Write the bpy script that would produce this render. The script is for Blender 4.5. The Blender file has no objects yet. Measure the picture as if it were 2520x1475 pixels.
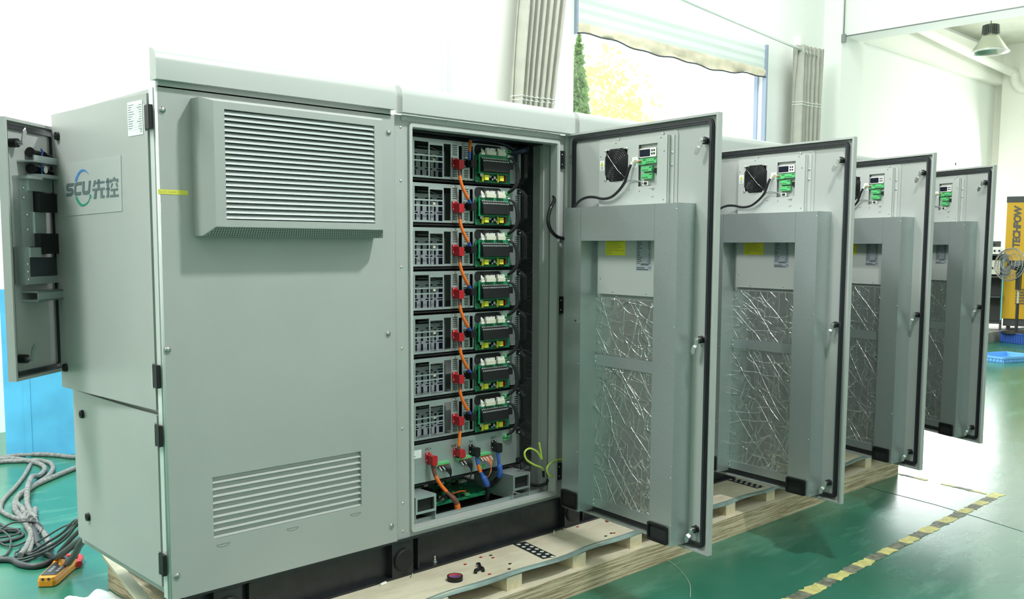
import bpy, math, random
from mathutils import Matrix, Vector
R = math.radians
PI = math.pi
rnd = random.Random(7)
sc = bpy.context.scene
col = sc.collection

# ------------------------------------------------------------------ materials
MATS = {}
def mat(name, color, rough=.5, metal=0., bump=None, noise=None, spec=.5, coat=0., emit=None, alpha=None):
    if name in MATS: return MATS[name]
    m = bpy.data.materials.new(name); m.use_nodes = True
    nt = m.node_tree; N = nt.nodes; L = nt.links
    b = N['Principled BSDF']
    c = tuple(color) + (1,)
    b.inputs['Base Color'].default_value = c
    b.inputs['Roughness'].default_value = rough
    b.inputs['Metallic'].default_value = metal
    b.inputs['Specular IOR Level'].default_value = spec
    b.inputs['Coat Weight'].default_value = coat
    tc = N.new('ShaderNodeTexCoord')
    if noise:      # (scale, amount) colour variation
        n = N.new('ShaderNodeTexNoise'); n.inputs['Scale'].default_value = noise[0]; n.inputs['Detail'].default_value = 4
        L.new(tc.outputs['Object'], n.inputs['Vector'])
        r = N.new('ShaderNodeValToRGB')
        a = noise[1]
        r.color_ramp.elements[0].position = .35; r.color_ramp.elements[1].position = .65
        r.color_ramp.elements[0].color = tuple(x*(1-a) for x in color) + (1,)
        r.color_ramp.elements[1].color = tuple(min(1, x*(1+a)) for x in color) + (1,)
        L.new(n.outputs['Fac'], r.inputs['Fac']); L.new(r.outputs['Color'], b.inputs['Base Color'])
    if bump:       # (scale, strength, distance)
        n = N.new('ShaderNodeTexNoise'); n.inputs['Scale'].default_value = bump[0]; n.inputs['Detail'].default_value = 3
        L.new(tc.outputs['Object'], n.inputs['Vector'])
        bp = N.new('ShaderNodeBump'); bp.inputs['Strength'].default_value = bump[1]; bp.inputs['Distance'].default_value = bump[2]
        L.new(n.outputs['Fac'], bp.inputs['Height']); L.new(bp.outputs['Normal'], b.inputs['Normal'])
    if emit: b.inputs['Emission Color'].default_value = tuple(emit[0]) + (1,); b.inputs['Emission Strength'].default_value = emit[1]
    if alpha is not None: b.inputs['Alpha'].default_value = alpha
    MATS[name] = m
    return m

paint  = mat('grey_powder_coat', (.365, .385, .37), .40, bump=(420, .10, .0008), noise=(3, .02))
glossp = mat('glossy_grey_coat', (.55, .59, .57), .16, spec=.9, coat=.6)
dull   = mat('stainless_screw', (.42, .42, .40), .28, 1.)
paintL = mat('light_grey_powder_coat', (.43, .455, .435), .38, bump=(420, .10, .0008))
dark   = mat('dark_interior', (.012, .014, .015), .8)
black  = mat('black_plastic', (.010, .011, .012), .5, spec=.35)
blackp = mat('black_paint', (.012, .014, .017), .36, bump=(60, .12, .002), noise=(20, .3))
rubber = mat('black_rubber', (.018, .021, .025), .42)
chrome = mat('bright_zinc', (.74, .75, .74), .26, 1.)
red    = mat('red_plastic', (.42, .012, .018), .38)
green  = mat('green_terminal', (.10, .47, .17), .45)
pcb    = mat('green_circuit_board', (.012, .17, .075), .4, noise=(90, .5))
pcb2   = mat('green_circuit_board_bright', (.015, .23, .10), .4, noise=(120, .35))
yellow = mat('yellow_tape_coil', (.75, .72, .06), .5)
white  = mat('white_plastic', (.80, .80, .74), .45)
cream  = mat('cream_plastic', (.66, .64, .52), .5)
orange = mat('orange_cable', (.85, .17, .015), .45)
blue   = mat('blue_sleeve', (.035, .11, .42), .45)
brown  = mat('brown_sleeve', (.17, .06, .045), .5)
gyw    = mat('yellow_green_wire', (.52, .68, .10), .5)
screen = mat('dark_display', (.015, .018, .03), .15)
wht    = mat('white_paper', (.78, .82, .80), .5)
lblgr  = mat('silver_label', (.33, .37, .40), .4)
ink    = mat('ink', (.03, .04, .045), .6)
ylab   = mat('yellow_label', (.72, .66, .03), .5)
tapey  = mat('yellow_masking_tape', (.66, .63, .08), .6)
capsil = mat('capacitor_top', (.55, .56, .56), .35, .6)
navy   = mat('navy_cell_wrap', (.012, .018, .06), .4)
cellw  = mat('cell_spacer', (.24, .26, .27), .6)
wirew  = mat('white_wire', (.8, .8, .8), .5)

def galv():
    m = bpy.data.materials.new('galvanised_steel'); m.use_nodes = True
    nt = m.node_tree; N = nt.nodes; L = nt.links; b = N['Principled BSDF']
    tc = N.new('ShaderNodeTexCoord')
    v = N.new('ShaderNodeTexVoronoi'); v.inputs['Scale'].default_value = 260
    L.new(tc.outputs['Object'], v.inputs['Vector'])
    r = N.new('ShaderNodeValToRGB'); r.color_ramp.elements[0].color = (.47, .53, .53, 1); r.color_ramp.elements[1].color = (.54, .60, .60, 1)
    L.new(v.outputs['Color'], r.inputs['Fac']); L.new(r.outputs['Color'], b.inputs['Base Color'])
    b.inputs['Metallic'].default_value = .7; b.inputs['Roughness'].default_value = .34
    MATS['galv'] = m; return m
galvm = galv()

def foil():
    m = bpy.data.materials.new('crinkled_foil'); m.use_nodes = True
    nt = m.node_tree; N = nt.nodes; L = nt.links; b = N['Principled BSDF']
    tc = N.new('ShaderNodeTexCoord'); oi = N.new('ShaderNodeObjectInfo')
    last = None
    # long sharp creases: narrow ridges of stretched noise in several directions
    for s, st, ang, wd, d in ((1.3, 4.5, .5, .010, .004), (1.5, 4.5, -.7, .010, .004), (2.2, 5., 1.5, .012, .003), (5, 4.0, .15, .030, .0022), (6, 3.0, -1.1, .035, .002), (14, 1.3, .8, .16, .0012)):
        rt = N.new('ShaderNodeMapping'); rt.inputs['Rotation'].default_value = (0, ang, 0)
        rt.inputs['Location'].default_value = (ang*3.1, 2.0, ang*5)
        mp = N.new('ShaderNodeMapping'); mp.inputs['Scale'].default_value = (st, 1, 1)
        n = N.new('ShaderNodeTexNoise'); n.inputs['Scale'].default_value = s; n.inputs['Detail'].default_value = 1.5; n.inputs['Roughness'].default_value = .4; n.inputs['Distortion'].default_value = .35
        n.noise_dimensions = '4D'
        L.new(tc.outputs['Object'], rt.inputs['Vector']); L.new(rt.outputs['Vector'], mp.inputs['Vector']); L.new(mp.outputs['Vector'], n.inputs['Vector']); L.new(oi.outputs['Random'], n.inputs['W'])
        a = N.new('ShaderNodeMath'); a.operation = 'SUBTRACT'; a.inputs[1].default_value = .5; L.new(n.outputs['Fac'], a.inputs[0])
        ab = N.new('ShaderNodeMath'); ab.operation = 'ABSOLUTE'; L.new(a.outputs[0], ab.inputs[0])
        mr = N.new('ShaderNodeMapRange'); mr.inputs['From Min'].default_value = 0; mr.inputs['From Max'].default_value = wd; mr.inputs['To Min'].default_value = 1; mr.inputs['To Max'].default_value = 0
        mr.interpolation_type = 'SMOOTHSTEP'; L.new(ab.outputs[0], mr.inputs['Value'])
        bp = N.new('ShaderNodeBump'); bp.inputs['Strength'].default_value = .75; bp.inputs['Distance'].default_value = d
        L.new(mr.outputs['Result'], bp.inputs['Height'])
        if last: L.new(last.outputs['Normal'], bp.inputs['Normal'])
        last = bp
    L.new(last.outputs['Normal'], b.inputs['Normal'])
    b.inputs['Base Color'].default_value = (.60, .62, .61, 1); b.inputs['Metallic'].default_value = .9; b.inputs['Roughness'].default_value = .32
    return m
foilm = foil()

def floor_mat():
    m = bpy.data.materials.new('green_epoxy_floor'); m.use_nodes = True
    nt = m.node_tree; N = nt.nodes; L = nt.links; b = N['Principled BSDF']
    tc = N.new('ShaderNodeTexCoord')
    n = N.new('ShaderNodeTexNoise'); n.inputs['Scale'].default_value = .9; n.inputs['Detail'].default_value = 8; n.inputs['Roughness'].default_value = .65
    L.new(tc.outputs['Object'], n.inputs['Vector'])
    r = N.new('ShaderNodeValToRGB'); r.color_ramp.elements[0].position = .3; r.color_ramp.elements[1].position = .75
    r.color_ramp.elements[0].color = (.018, .125, .078, 1); r.color_ramp.elements[1].color = (.030, .180, .118, 1)
    L.new(n.outputs['Fac'], r.inputs['Fac'])
    # scuffs: stretched noise
    mp = N.new('ShaderNodeMapping'); mp.inputs['Scale'].default_value = (1.0, 4, 1); mp.inputs['Rotation'].default_value = (0, 0, .5)
    L.new(tc.outputs['Object'], mp.inputs['Vector'])
    s = N.new('ShaderNodeTexNoise'); s.inputs['Scale'].default_value = 1.6; s.inputs['Detail'].default_value = 5; s.inputs['Roughness'].default_value = .6
    L.new(mp.outputs['Vector'], s.inputs['Vector'])
    sr = N.new('ShaderNodeValToRGB'); sr.color_ramp.elements[0].position = .55; sr.color_ramp.elements[1].position = .95
    L.new(s.outputs['Fac'], sr.inputs['Fac'])
    mx = N.new('ShaderNodeMixRGB'); L.new(sr.outputs['Color'], mx.inputs['Fac']); L.new(r.outputs['Color'], mx.inputs['Color1']); mx.inputs['Color2'].default_value = (.12, .30, .22, 1)
    L.new(mx.outputs['Color'], b.inputs['Base Color'])
    rr = N.new('ShaderNodeMapRange'); rr.inputs['To Min'].default_value = .20; rr.inputs['To Max'].default_value = .30
    L.new(s.outputs['Fac'], rr.inputs['Value']); L.new(rr.outputs['Result'], b.inputs['Roughness'])
    bp = N.new('ShaderNodeBump'); bp.inputs['Strength'].default_value = .08; bp.inputs['Distance'].default_value = .006
    n3 = N.new('ShaderNodeTexNoise'); n3.inputs['Scale'].default_value = 5; L.new(tc.outputs['Object'], n3.inputs['Vector'])
    L.new(n3.outputs['Fac'], bp.inputs['Height']); L.new(bp.outputs['Normal'], b.inputs['Normal'])
    b.inputs['Specular IOR Level'].default_value = .6
    return m
floorm = floor_mat()

def ply_edge(name, cols, scale, wavy=.02):
    m = bpy.data.materials.new(name); m.use_nodes = True
    nt = m.node_tree; N = nt.nodes; L = nt.links; b = N['Principled BSDF']
    tc = N.new('ShaderNodeTexCoord')
    mp = N.new('ShaderNodeMapping'); mp.inputs['Scale'].default_value = scale
    L.new(tc.outputs['Object'], mp.inputs['Vector'])
    n = N.new('ShaderNodeTexNoise'); n.inputs['Scale'].default_value = 1.; n.inputs['Detail'].default_value = 6; n.inputs['Roughness'].default_value = .7
    L.new(mp.outputs['Vector'], n.inputs['Vector'])
    r = N.new('ShaderNodeValToRGB'); cr = r.color_ramp
    cr.elements[0].position = .25; cr.elements[1].position = .75
    cr.elements[0].color = cols[0] + (1,); cr.elements[1].color = cols[-1] + (1,)
    for i, c in enumerate(cols[1:-1]):
        e = cr.elements.new(.25 + .5*(i+1)/(len(cols)-1)); e.color = c + (1,)
    L.new(n.outputs['Fac'], r.inputs['Fac']); L.new(r.outputs['Color'], b.inputs['Base Color'])
    b.inputs['Roughness'].default_value = .75
    bp = N.new('ShaderNodeBump'); bp.inputs['Strength'].default_value = .4; bp.inputs['Distance'].default_value = .003
    L.new(n.outputs['Fac'], bp.inputs['Height']); L.new(bp.outputs['Normal'], b.inputs['Normal'])
    return m
plyedge = ply_edge('laminated_plywood_edge', [(.10, .06, .035), (.40, .31, .19), (.68, .58, .40), (.22, .15, .08), (.66, .56, .38), (.78, .70, .52)], (1.6, 3, 95))
plyvert = ply_edge('block_end_grain', [(.30, .21, .12), (.60, .50, .32), (.70, .62, .44), (.44, .34, .2), (.72, .64, .46)], (200, 3, 8))
plytop  = ply_edge('plywood_face', [(.42, .36, .25), (.56, .50, .37), (.66, .60, .46), (.60, .53, .39)], (2.2, 6, 3))
stripm  = mat('grey_green_edge_strip', (.22, .30, .28), .4, .3, noise=(8, .2))
wallm   = mat('white_wall_paint', (.84, .865, .825), .7, bump=(30, .1, .002))
walln   = mat('white_wall_paint_warm', (.85, .86, .79), .7, bump=(30, .1, .002))
ceilm   = mat('ceiling_paint', (.74, .76, .66), .8, noise=(2, .04))
curtm   = mat('grey_curtain', (.40, .40, .345), .85, noise=(6, .05))
bluep   = mat('blue_board', (.10, .43, .70), .30, noise=(3, .12))

# ------------------------------------------------------------------ mesh builder
class MB:
    def __init__(s, M=None): s.v = []; s.f = []; s.mi = []; s.sm = []; s.M = M; s.inv = False
    def add(s, vs, fs, m=0, smooth=False):
        o = len(s.v)
        for p in vs:
            p = Vector(p)
            s.v.append(s.M @ p if s.M is not None else p)
        for f in fs: s.f.append([o+i for i in f]); s.mi.append(m); s.sm.append(smooth)
        return s
    def box(s, x0, y0, z0, x1, y1, z1, m=0):
        if x0 > x1: x0, x1 = x1, x0
        if y0 > y1: y0, y1 = y1, y0
        if z0 > z1: z0, z1 = z1, z0
        return s.add([(x0,y0,z0),(x1,y0,z0),(x1,y1,z0),(x0,y1,z0),(x0,y0,z1),(x1,y0,z1),(x1,y1,z1),(x0,y1,z1)],
              [(0,3,2,1),(4,5,6,7),(0,1,5,4),(1,2,6,5),(2,3,7,6),(3,0,4,7)], m)
    def quad(s, a, b, c, d, m=0): return s.add([a,b,c,d], [(0,1,2,3)], m)
    def hexa(s, bot, top, m=0):   # two quads of 4 points
        return s.add(list(bot)+list(top), [(0,3,2,1),(4,5,6,7),(0,1,5,4),(1,2,6,5),(2,3,7,6),(3,0,4,7)], m)
    def prism(s, poly, d, m=0):   # closed polygon of 3d points extruded by vector d
        n = len(poly); d = Vector(d); a = [Vector(p) for p in poly]
        fs = [tuple(range(n))[::-1], tuple(range(n, 2*n))] + [(i, (i+1)%n, n+(i+1)%n, n+i) for i in range(n)]
        return s.add(a + [p+d for p in a], fs, m)
    def cyl(s, p0, p1, r, n=16, m=0, r2=None, caps=True, mcap=None):
        p0 = Vector(p0); p1 = Vector(p1); r2 = r if r2 is None else r2
        d = (p1-p0).normalized(); u = d.orthogonal().normalized(); w = d.cross(u)
        vs = [];
        for p, q in ((p0, r), (p1, r2)):
            for i in range(n):
                a = 2*PI*i/n; vs.append(p + (u*math.cos(a)+w*math.sin(a))*q)
        s.add(vs, [(i, (i+1)%n, n+(i+1)%n, n+i) for i in range(n)], m, True)
        if caps:
            s.add(vs[:n], [tuple(range(n))[::-1]], m if mcap is None else mcap); s.add(vs[n:], [tuple(range(n))], m if mcap is None else mcap)
        return s
    def tube(s, pts, r, n=8, m=0, mats=None, radii=None, closed=False, caps=True):
        P = [Vector(p) for p in pts]; k = len(P)
        rings = []; u = None
        for i in range(k):
            if closed: d = P[(i+1)%k]-P[i-1]
            else: d = P[min(i+1,k-1)]-P[max(i-1,0)]
            if d.length < 1e-9: d = Vector((0,0,1))
            d.normalize()
            u = d.orthogonal() if u is None else (u - d*u.dot(d))
            if u.length < 1e-6: u = d.orthogonal()
            u.normalize(); w = d.cross(u); rr = radii[i] if radii else r
            rings.append([P[i]+(u*math.cos(2*PI*j/n)+w*math.sin(2*PI*j/n))*rr for j in range(n)])
        vs = [p for q in rings for p in q]
        o = len(s.v)
        s.add(vs, [], 0)
        for i in range(k if closed else k-1):
            a = i*n; b = ((i+1)%k)*n
            for j in range(n):
                s.f.append([o+a+j, o+a+(j+1)%n, o+b+(j+1)%n, o+b+j]); s.mi.append(mats[i] if mats else m); s.sm.append(True)
        if not closed and caps:
            s.f.append([o+j for j in range(n)][::-1]); s.mi.append(mats[0] if mats else m); s.sm.append(False)
            s.f.append([o+(k-1)*n+j for j in range(n)]); s.mi.append(mats[-1] if mats else m); s.sm.append(False)
        return s
    def plate(s, x0, x1, z0, z1, y0, y1, holes, m=0):   # plate in xz with rectangular holes, thickness y0..y1
        xs = sorted({x0, x1} | {h[i] for h in holes for i in (0, 2)}); zs = sorted({z0, z1} | {h[i] for h in holes for i in (1, 3)})
        xs = [x for x in xs if x0 <= x <= x1]; zs = [z for z in zs if z0 <= z <= z1]
        def inh(x, z): return any(h[0] < x < h[2] and h[1] < z < h[3] for h in holes)
        for j in range(len(zs)-1):
            zc = (zs[j]+zs[j+1])/2; st = None
            for i in range(len(xs)-1):
                free = not inh((xs[i]+xs[i+1])/2, zc)
                if free and st is None: st = xs[i]
                if st is not None and not free: s.box(st, y0, zs[j], xs[i], y1, zs[j+1], m); st = None
            if st is not None: s.box(st, y0, zs[j], xs[-1], y1, zs[j+1], m)
        return s
    def dome(s, c, d, r, m=0, n=12, flat=.55):      # screw head
        c = Vector(c); d = Vector(d).normalized(); u = d.orthogonal().normalized(); w = d.cross(u)
        vs = []; lv = [(1,0),(.92,.25),(.7,.42),(.35,.52)]
        for a, h in lv:
            for i in range(n):
                t = 2*PI*i/n; vs.append(c+(u*math.cos(t)+w*math.sin(t))*r*a + d*r*h*flat/.5)
        fs = [(k*n+i, k*n+(i+1)%n, (k+1)*n+(i+1)%n, (k+1)*n+i) for k in range(3) for i in range(n)]
        s.add(vs, fs, m, True); s.add(vs[3*n:], [tuple(range(n))], m)
        return s
    def build(s, name, mats, parent=None, loc=None, rot=None, label=None):
        me = bpy.data.meshes.new(name)
        me.from_pydata([tuple(p) for p in s.v], [], s.f)
        for m in (mats if isinstance(mats, (list, tuple)) else [mats]): me.materials.append(m)
        me.polygons.foreach_set('material_index', s.mi); me.polygons.foreach_set('use_smooth', s.sm)
        import bmesh
        bm = bmesh.new(); bm.from_mesh(me); bmesh.ops.recalc_face_normals(bm, faces=bm.faces[:]); bm.to_mesh(me); bm.free()
        me.update()
        o = bpy.data.objects.new(name, me); col.objects.link(o)
        if parent: o.parent = parent
        if loc is not None: o.location = loc
        if rot is not None: o.rotation_euler = rot
        if label: o['label'] = label
        return o

def smooth(pts, k=6, closed=False):
    P = [Vector(p) for p in pts]; n = len(P); out = []
    rng = range(n) if closed else range(n-1)
    for i in rng:
        p0 = P[i-1] if (closed or i > 0) else P[0]*2-P[1]
        p1 = P[i]; p2 = P[(i+1) % n]
        p3 = P[(i+2) % n] if (closed or i+2 < n) else P[-1]*2-P[-2]
        for j in range(k):
            t = j/k
            out.append(.5*((2*p1)+(p2-p0)*t+(2*p0-5*p1+4*p2-p3)*t*t+(3*p1-p0-3*p2+p3)*t**3))
    if not closed: out.append(P[-1])
    return out

def rrect(x0, z0, x1, z1, r, n=6, y=0):
    out = []
    for cx, cz, a0 in ((x1-r, z1-r, 0), (x0+r, z1-r, 90), (x0+r, z0+r, 180), (x1-r, z0+r, 270)):
        for i in range(n+1):
            a = R(a0+90*i/n); out.append((cx+r*math.cos(a), y, cz+r*math.sin(a)))
    return out
def rframe(mb, outer, inner, y0, y1, m=0):    # ring between two matched loops, thickness y0..y1
    n = len(outer)
    vs = [(p[0], y0, p[2]) for p in outer] + [(p[0], y0, p[2]) for p in inner] + [(p[0], y1, p[2]) for p in outer] + [(p[0], y1, p[2]) for p in inner]
    fs = []
    for i in range(n):
        j = (i+1) % n
        fs += [(i, j, n+j, n+i), (2*n+i, 3*n+i, 3*n+j, 2*n+j), (i, 2*n+i, 2*n+j, j), (n+i, n+j, 3*n+j, 3*n+i)]
    mb.add(vs, fs, m); return mb

def each(name, mats, parent, items, M=None):
    # items: (position, outward direction, radius); one mesh per radius, every screw an object
    cache = {}
    for p, d, r_ in items:
        key = (round(r_, 5), tuple(d)); p = Vector(p); dv = Vector(d)
        if M is not None: p = M @ p
        if key not in cache:
            o = MB().dome((0, 0, 0), dv, r_, 0, 12, .6).build(name, mats, parent); cache[key] = o
        else:
            o = cache[key].copy(); col.objects.link(o); o.parent = parent
        o.location = p
def tag(o, label=None, cat=None, group=None, kind=None):
    if label: o['label'] = label
    if cat: o['category'] = cat
    if group: o['group'] = group
    if kind: o['kind'] = kind
    return o
def empty(name, loc=(0,0,0), rz=0, **k):
    o = bpy.data.objects.new(name, None); o.empty_display_size = .1; col.objects.link(o); o.location = loc; o.rotation_euler = (0,0,rz)
    return tag(o, **k)
def kids(o): return [c for c in bpy.data.objects if c.parent == o]
def copy_tree(o, parent=None):
    c = o.copy(); col.objects.link(c)
    if parent: c.parent = parent
    for ch in kids(o): copy_tree(ch, c)
    return c
def text_mesh(body, size, M, m, parent, name='lettering', bold=0., shear=0., spacing=1.):
    cu = bpy.data.curves.new('t', 'FONT'); cu.body = body; cu.size = size; cu.align_x = 'CENTER'; cu.align_y = 'CENTER'
    cu.extrude = .0004; cu.offset = bold; cu.shear = shear; cu.space_character = spacing
    t = bpy.data.objects.new('t', cu); col.objects.link(t)
    dg = bpy.context.evaluated_depsgraph_get(); me = bpy.data.meshes.new_from_object(t.evaluated_get(dg))
    bpy.data.objects.remove(t)
    me.name = name; me.materials.clear(); me.materials.append(m); me.transform(M)
    o = bpy.data.objects.new(name, me); col.objects.link(o); o.parent = parent
    return o
# text plane facing -Y : x->X, y->Z
def MFRONT(x, y, z): return Matrix.Translation((x, y, z)) @ Matrix.Rotation(PI/2, 4, 'X')

# ------------------------------------------------------------------ camera
cx, cy, cz = -1.46489, -3.34829, 1.32833
yw, pt, rl = R(-44.08409), R(-5.37643), R(.26179)
F = Vector((-math.sin(yw)*math.cos(pt), math.cos(yw)*math.cos(pt), math.sin(pt)))
Rt = Vector((math.cos(yw), math.sin(yw), 0)); U = Rt.cross(F)
R2 = Rt*math.cos(rl)+U*math.sin(rl); U2 = -Rt*math.sin(rl)+U*math.cos(rl)
cam = bpy.data.cameras.new('camera'); co = bpy.data.objects.new('camera', cam); col.objects.link(co)
M = Matrix((R2, U2, -F)).transposed().to_4x4(); M.translation = (cx, cy, cz); co.matrix_world = M
cam.sensor_fit = 'HORIZONTAL'; cam.sensor_width = 36; cam.lens = 2316.303/2520*36; cam.shift_y = (827.554-737.5)/2520; cam.shift_x = 0
cam.clip_start = .05; cam.clip_end = 200
sc.camera = co

ZF = -.38      # floor height
# ------------------------------------------------------------------ room
def struct(mb, name, m): 
    o = mb.build(name, m); o['kind'] = 'structure'; return o
XL, XR, YF, YB = -9., 25.3, -10., 6.
ZC, ZC2 = 8.2, 6.6
struct(MB().box(XL-.2, YF-.2, ZF-.2, XR+14, YB+.0, ZF), 'floor', floorm)
# back wall with the shuttered window and a second tall opening further right
W1 = (8.80, 2.1, 13.90, 4.98); W2 = (19.6, .9, 25.0, 3.50)
struct(MB().plate(XL, XR+.3, ZF, ZC, YB, YB+.30, [W1, W2]), 'wall_back', wallm)
struct(MB().box(XR, 5.75, ZF, XR+.3, YB, ZC2+1).box(XR, 1.0, 4.74, XR+.3, 5.75, ZC2+1).box(XR, -6, ZF, XR+.3, 1.0, ZC2+1).box(XR, 1.0, ZF, XR+.3, 5.75, .5), 'wall_right', walln)
struct(MB().box(XL-.2, YF, ZF, XL, YB, ZC), 'wall_left', wallm)
struct(MB().box(XL, YF-.2, ZF, XR+.3, YF, ZC), 'wall_front', wallm)
struct(MB().box(XL-.2, YF-.2, ZC, 16.6, YB+.3, ZC+.2).box(16.6, YF-.2, ZC2, XR+.3, YB+.3, ZC2+.2), 'ceiling', ceilm)
# column and the deep beam running toward the viewer from it
struct(MB().box(16.05, 5.62, ZF, 16.95, YB, ZC), 'trim_column', wallm)
struct(MB().box(16.15, YF, 5.42, 16.75, 5.62, ZC), 'trim_beam', wallm)
# beam below the ceiling along the back wall of the far bay and ledge on the right wall
struct(MB().box(16.95, 5.75, 5.62, XR, YB, ZC2-.2), 'trim_ledge', walln)
struct(MB().box(XR-.25, 4.9, ZF, XR, 5.75, ZC2).box(XR-.22, 1.0, 5.1, XR, 5.0, 5.35), 'trim_pilaster', walln)
struct(MB().box(14.95, 5.88, ZF, 15.0, 6, 5.3).box(7.2, 5.95, ZF, 7.75, 6, ZC).box(7.75, 5.80, ZF, 8.75, 6, 1.0), 'trim_wall_strip', walln)
# window 1 : frame, sill
wf = empty('window_1', (W1[0], 6, W1[1])); wf['kind'] = 'structure'
mb = MB(); x0, z0, x1, z1 = W1
for a in ((x0, z0, x0+.03, z1), (x1-.035, z0, x1, z1), (x0, z0, x1, z0+.06)):
    mb.box(a[0]-x0, .10, a[1]-z0, a[2]-x0, .17, a[3]-z0)
mb.build('window_frame', mat('steel_frame', (.35, .42, .55), .4, .4), wf)
MB().box(-.05, -.06, -.05, x1-x0+.05, .1, 0).build('window_sill', wallm, wf)
MB().quad((0,.14,0), (x1-x0,.14,0), (x1-x0,.14,z1-z0), (0,.14,z1-z0)).build('window_pane', mat('clear_glass', (1, 1, 1), .02, spec=.3, alpha=.06), wf)
wf2 = empty('window_2', (W2[0], 6, W2[1])); wf2['kind'] = 'structure'
mb = MB(); w = W2[2]-W2[0]; h = W2[3]-W2[1]
for a in ((0, 0, .06, h), (w-.06, 0, w, h), (0, 0, w, .06), (0, h-.06, w, h), (w/3-.03, 0, w/3+.03, h), (2*w/3-.03, 0, 2*w/3+.03, h)): mb.box(a[0], .12, a[1], a[2], .18, a[3])
mb.build('window_frame', mat('white_frame', (.8, .8, .78), .5), wf2)
# roller shutter, half lowered, with its crumpled cloth hem
rs = empty('roller_shutter', (8.82, 5.97, 4.38), label='pale roller shutter half lowered over the tall window', cat='shutter')
mb = MB()
nx = 60
def hem(x): return .02*math.sin(x*3.1)+.03*math.sin(x*1.3+1)+.012*math.sin(x*9)
zt = [4.98, 4.92, 4.86, 4.74, 4.70, 4.62, 4.58]
rows = [(4.98, .0), (4.90, .009), (4.84, .0), (4.76, .009), (4.70, .0), (4.62, .009), (4.56, .0)]
for (za, ya), (zb, yb) in zip(rows[:-1], rows[1:]):
    mb.quad((0, -ya, za-4.38), (5.06, -ya, za-4.38), (5.06, -yb, zb-4.38), (0, -yb, zb-4.38))
mb.build('slat_curtain', mat('shutter_slats', (.72, .78, .75), .6), rs)
mb = MB(); vs = []; fs = []
for i in range(nx+1):
    x = 5.06*i/nx; h = hem(x)
    for j, (zz, yy) in enumerate(((.18, 0), (.12, -.03+.02*math.sin(x*7)), (.06, -.02+.03*math.sin(x*5+2)), (.0+h, -.03+.02*math.sin(x*11)))): vs.append((x, yy, zz))
    if i: 
        for j in range(3): a = (i-1)*4+j; fs.append((a, a+4, a+5, a+1))
mb.add(vs, fs, 0, True); mb.build('cloth_hem', mat('stained_cloth', (.66, .60, .46), .9, noise=(2.5, .18)), rs)
MB().tube([(5.06*i/40, -.03, hem(5.06*i/40)-.012) for i in range(41)], .012, 6).build('bottom_rope', mat('dark_rope', (.08, .09, .09), .8), rs)
MB().box(-.02, -.02, -.0, .02, .04, .62).box(5.04, -.05, -1.2, 5.09, .03, .6).build('guide_rail', mat('guide_steel', (.32, .38, .48), .5, .3), rs)

# curtains hung on a rail in front of the window wall
def curtain(name, x0, x1, z0, z1, xb0, xb1, folds, label, y=5.62):
    mb = MB(); vs = []; fs = []; n = folds*8; K = 10
    for k in range(K+1):
        t = k/K; z = z1+(z0-z1)*t
        for i in range(n+1):
            u = i/n; xt = x0+(x1-x0)*u; xb = xb0+(xb1-xb0)*u; x = xt+(xb-xt)*t
            vs.append((x, y+.11*math.sin(u*folds*2*PI+.6*math.sin(5*t))+.03*math.sin(u*5), z))
    for k in range(K):
        for i in range(n): a = k*(n+1)+i; fs.append((a, a+1, a+n+2, a+n+1))
    mb.add(vs, fs, 0, True)
    o = mb.build('drape', curtm); 
    e = empty(name, ((x0+x1)/2, y, z0), label=label, cat='curtain')
    o.parent = e; o.location = -Vector(e.location)
    mb = MB()
    for f in range(folds):
        xx = x0+(x1-x0)*(f+.25)/folds; mb.tube([(xx+.025*math.cos(a*PI/5), y-.09, z1-.12+.025*math.sin(a*PI/5)) for a in range(10)], .006, 5, closed=True)
    g = mb.build('grommet', chrome, e, loc=-Vector(e.location))
    for f in range(3):
        sm = MB()
        zz = z1-(z1-z0)*(.22+.27*f)
        for q in range(2):
            pts = []
            t = (z1-zz)/(z1-z0)
            for i in range(n+1):
                u = i/n; xt = x0+(x1-x0)*u; xb = xb0+(xb1-xb0)*u; x = xt+(xb-xt)*t
                pts.append((x, y-.012+.11*math.sin(u*folds*2*PI+.6*math.sin(5*t))+.03*math.sin(u*5), zz-.05*q))
            sm.tube(pts, .007, 4)
        sm.build('stitch_band', mat('pale_thread', (.82, .84, .78), .7), e, loc=-Vector(e.location))
curtain('curtain', 7.50, 8.32, .6, 5.9, 7.00, 7.45, 7, 'grey eyelet curtain gathered left of the tall shuttered window')
curtain('curtain', 14.42, 15.14, .4, 5.02, 14.40, 15.05, 6, 'grey eyelet curtain bunched right of the window beside the column')
r = MB(); r.tube([(7.0, 5.60, 5.45), (11.25, 5.60, 5.14), (14.62, 5.60, 4.93)], .03, 8)
tag(r.build('curtain_rod', mat('white_metal', (.8, .84, .8), .4)), 'white curtain rod running above the shuttered window', 'curtain rod')
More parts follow.
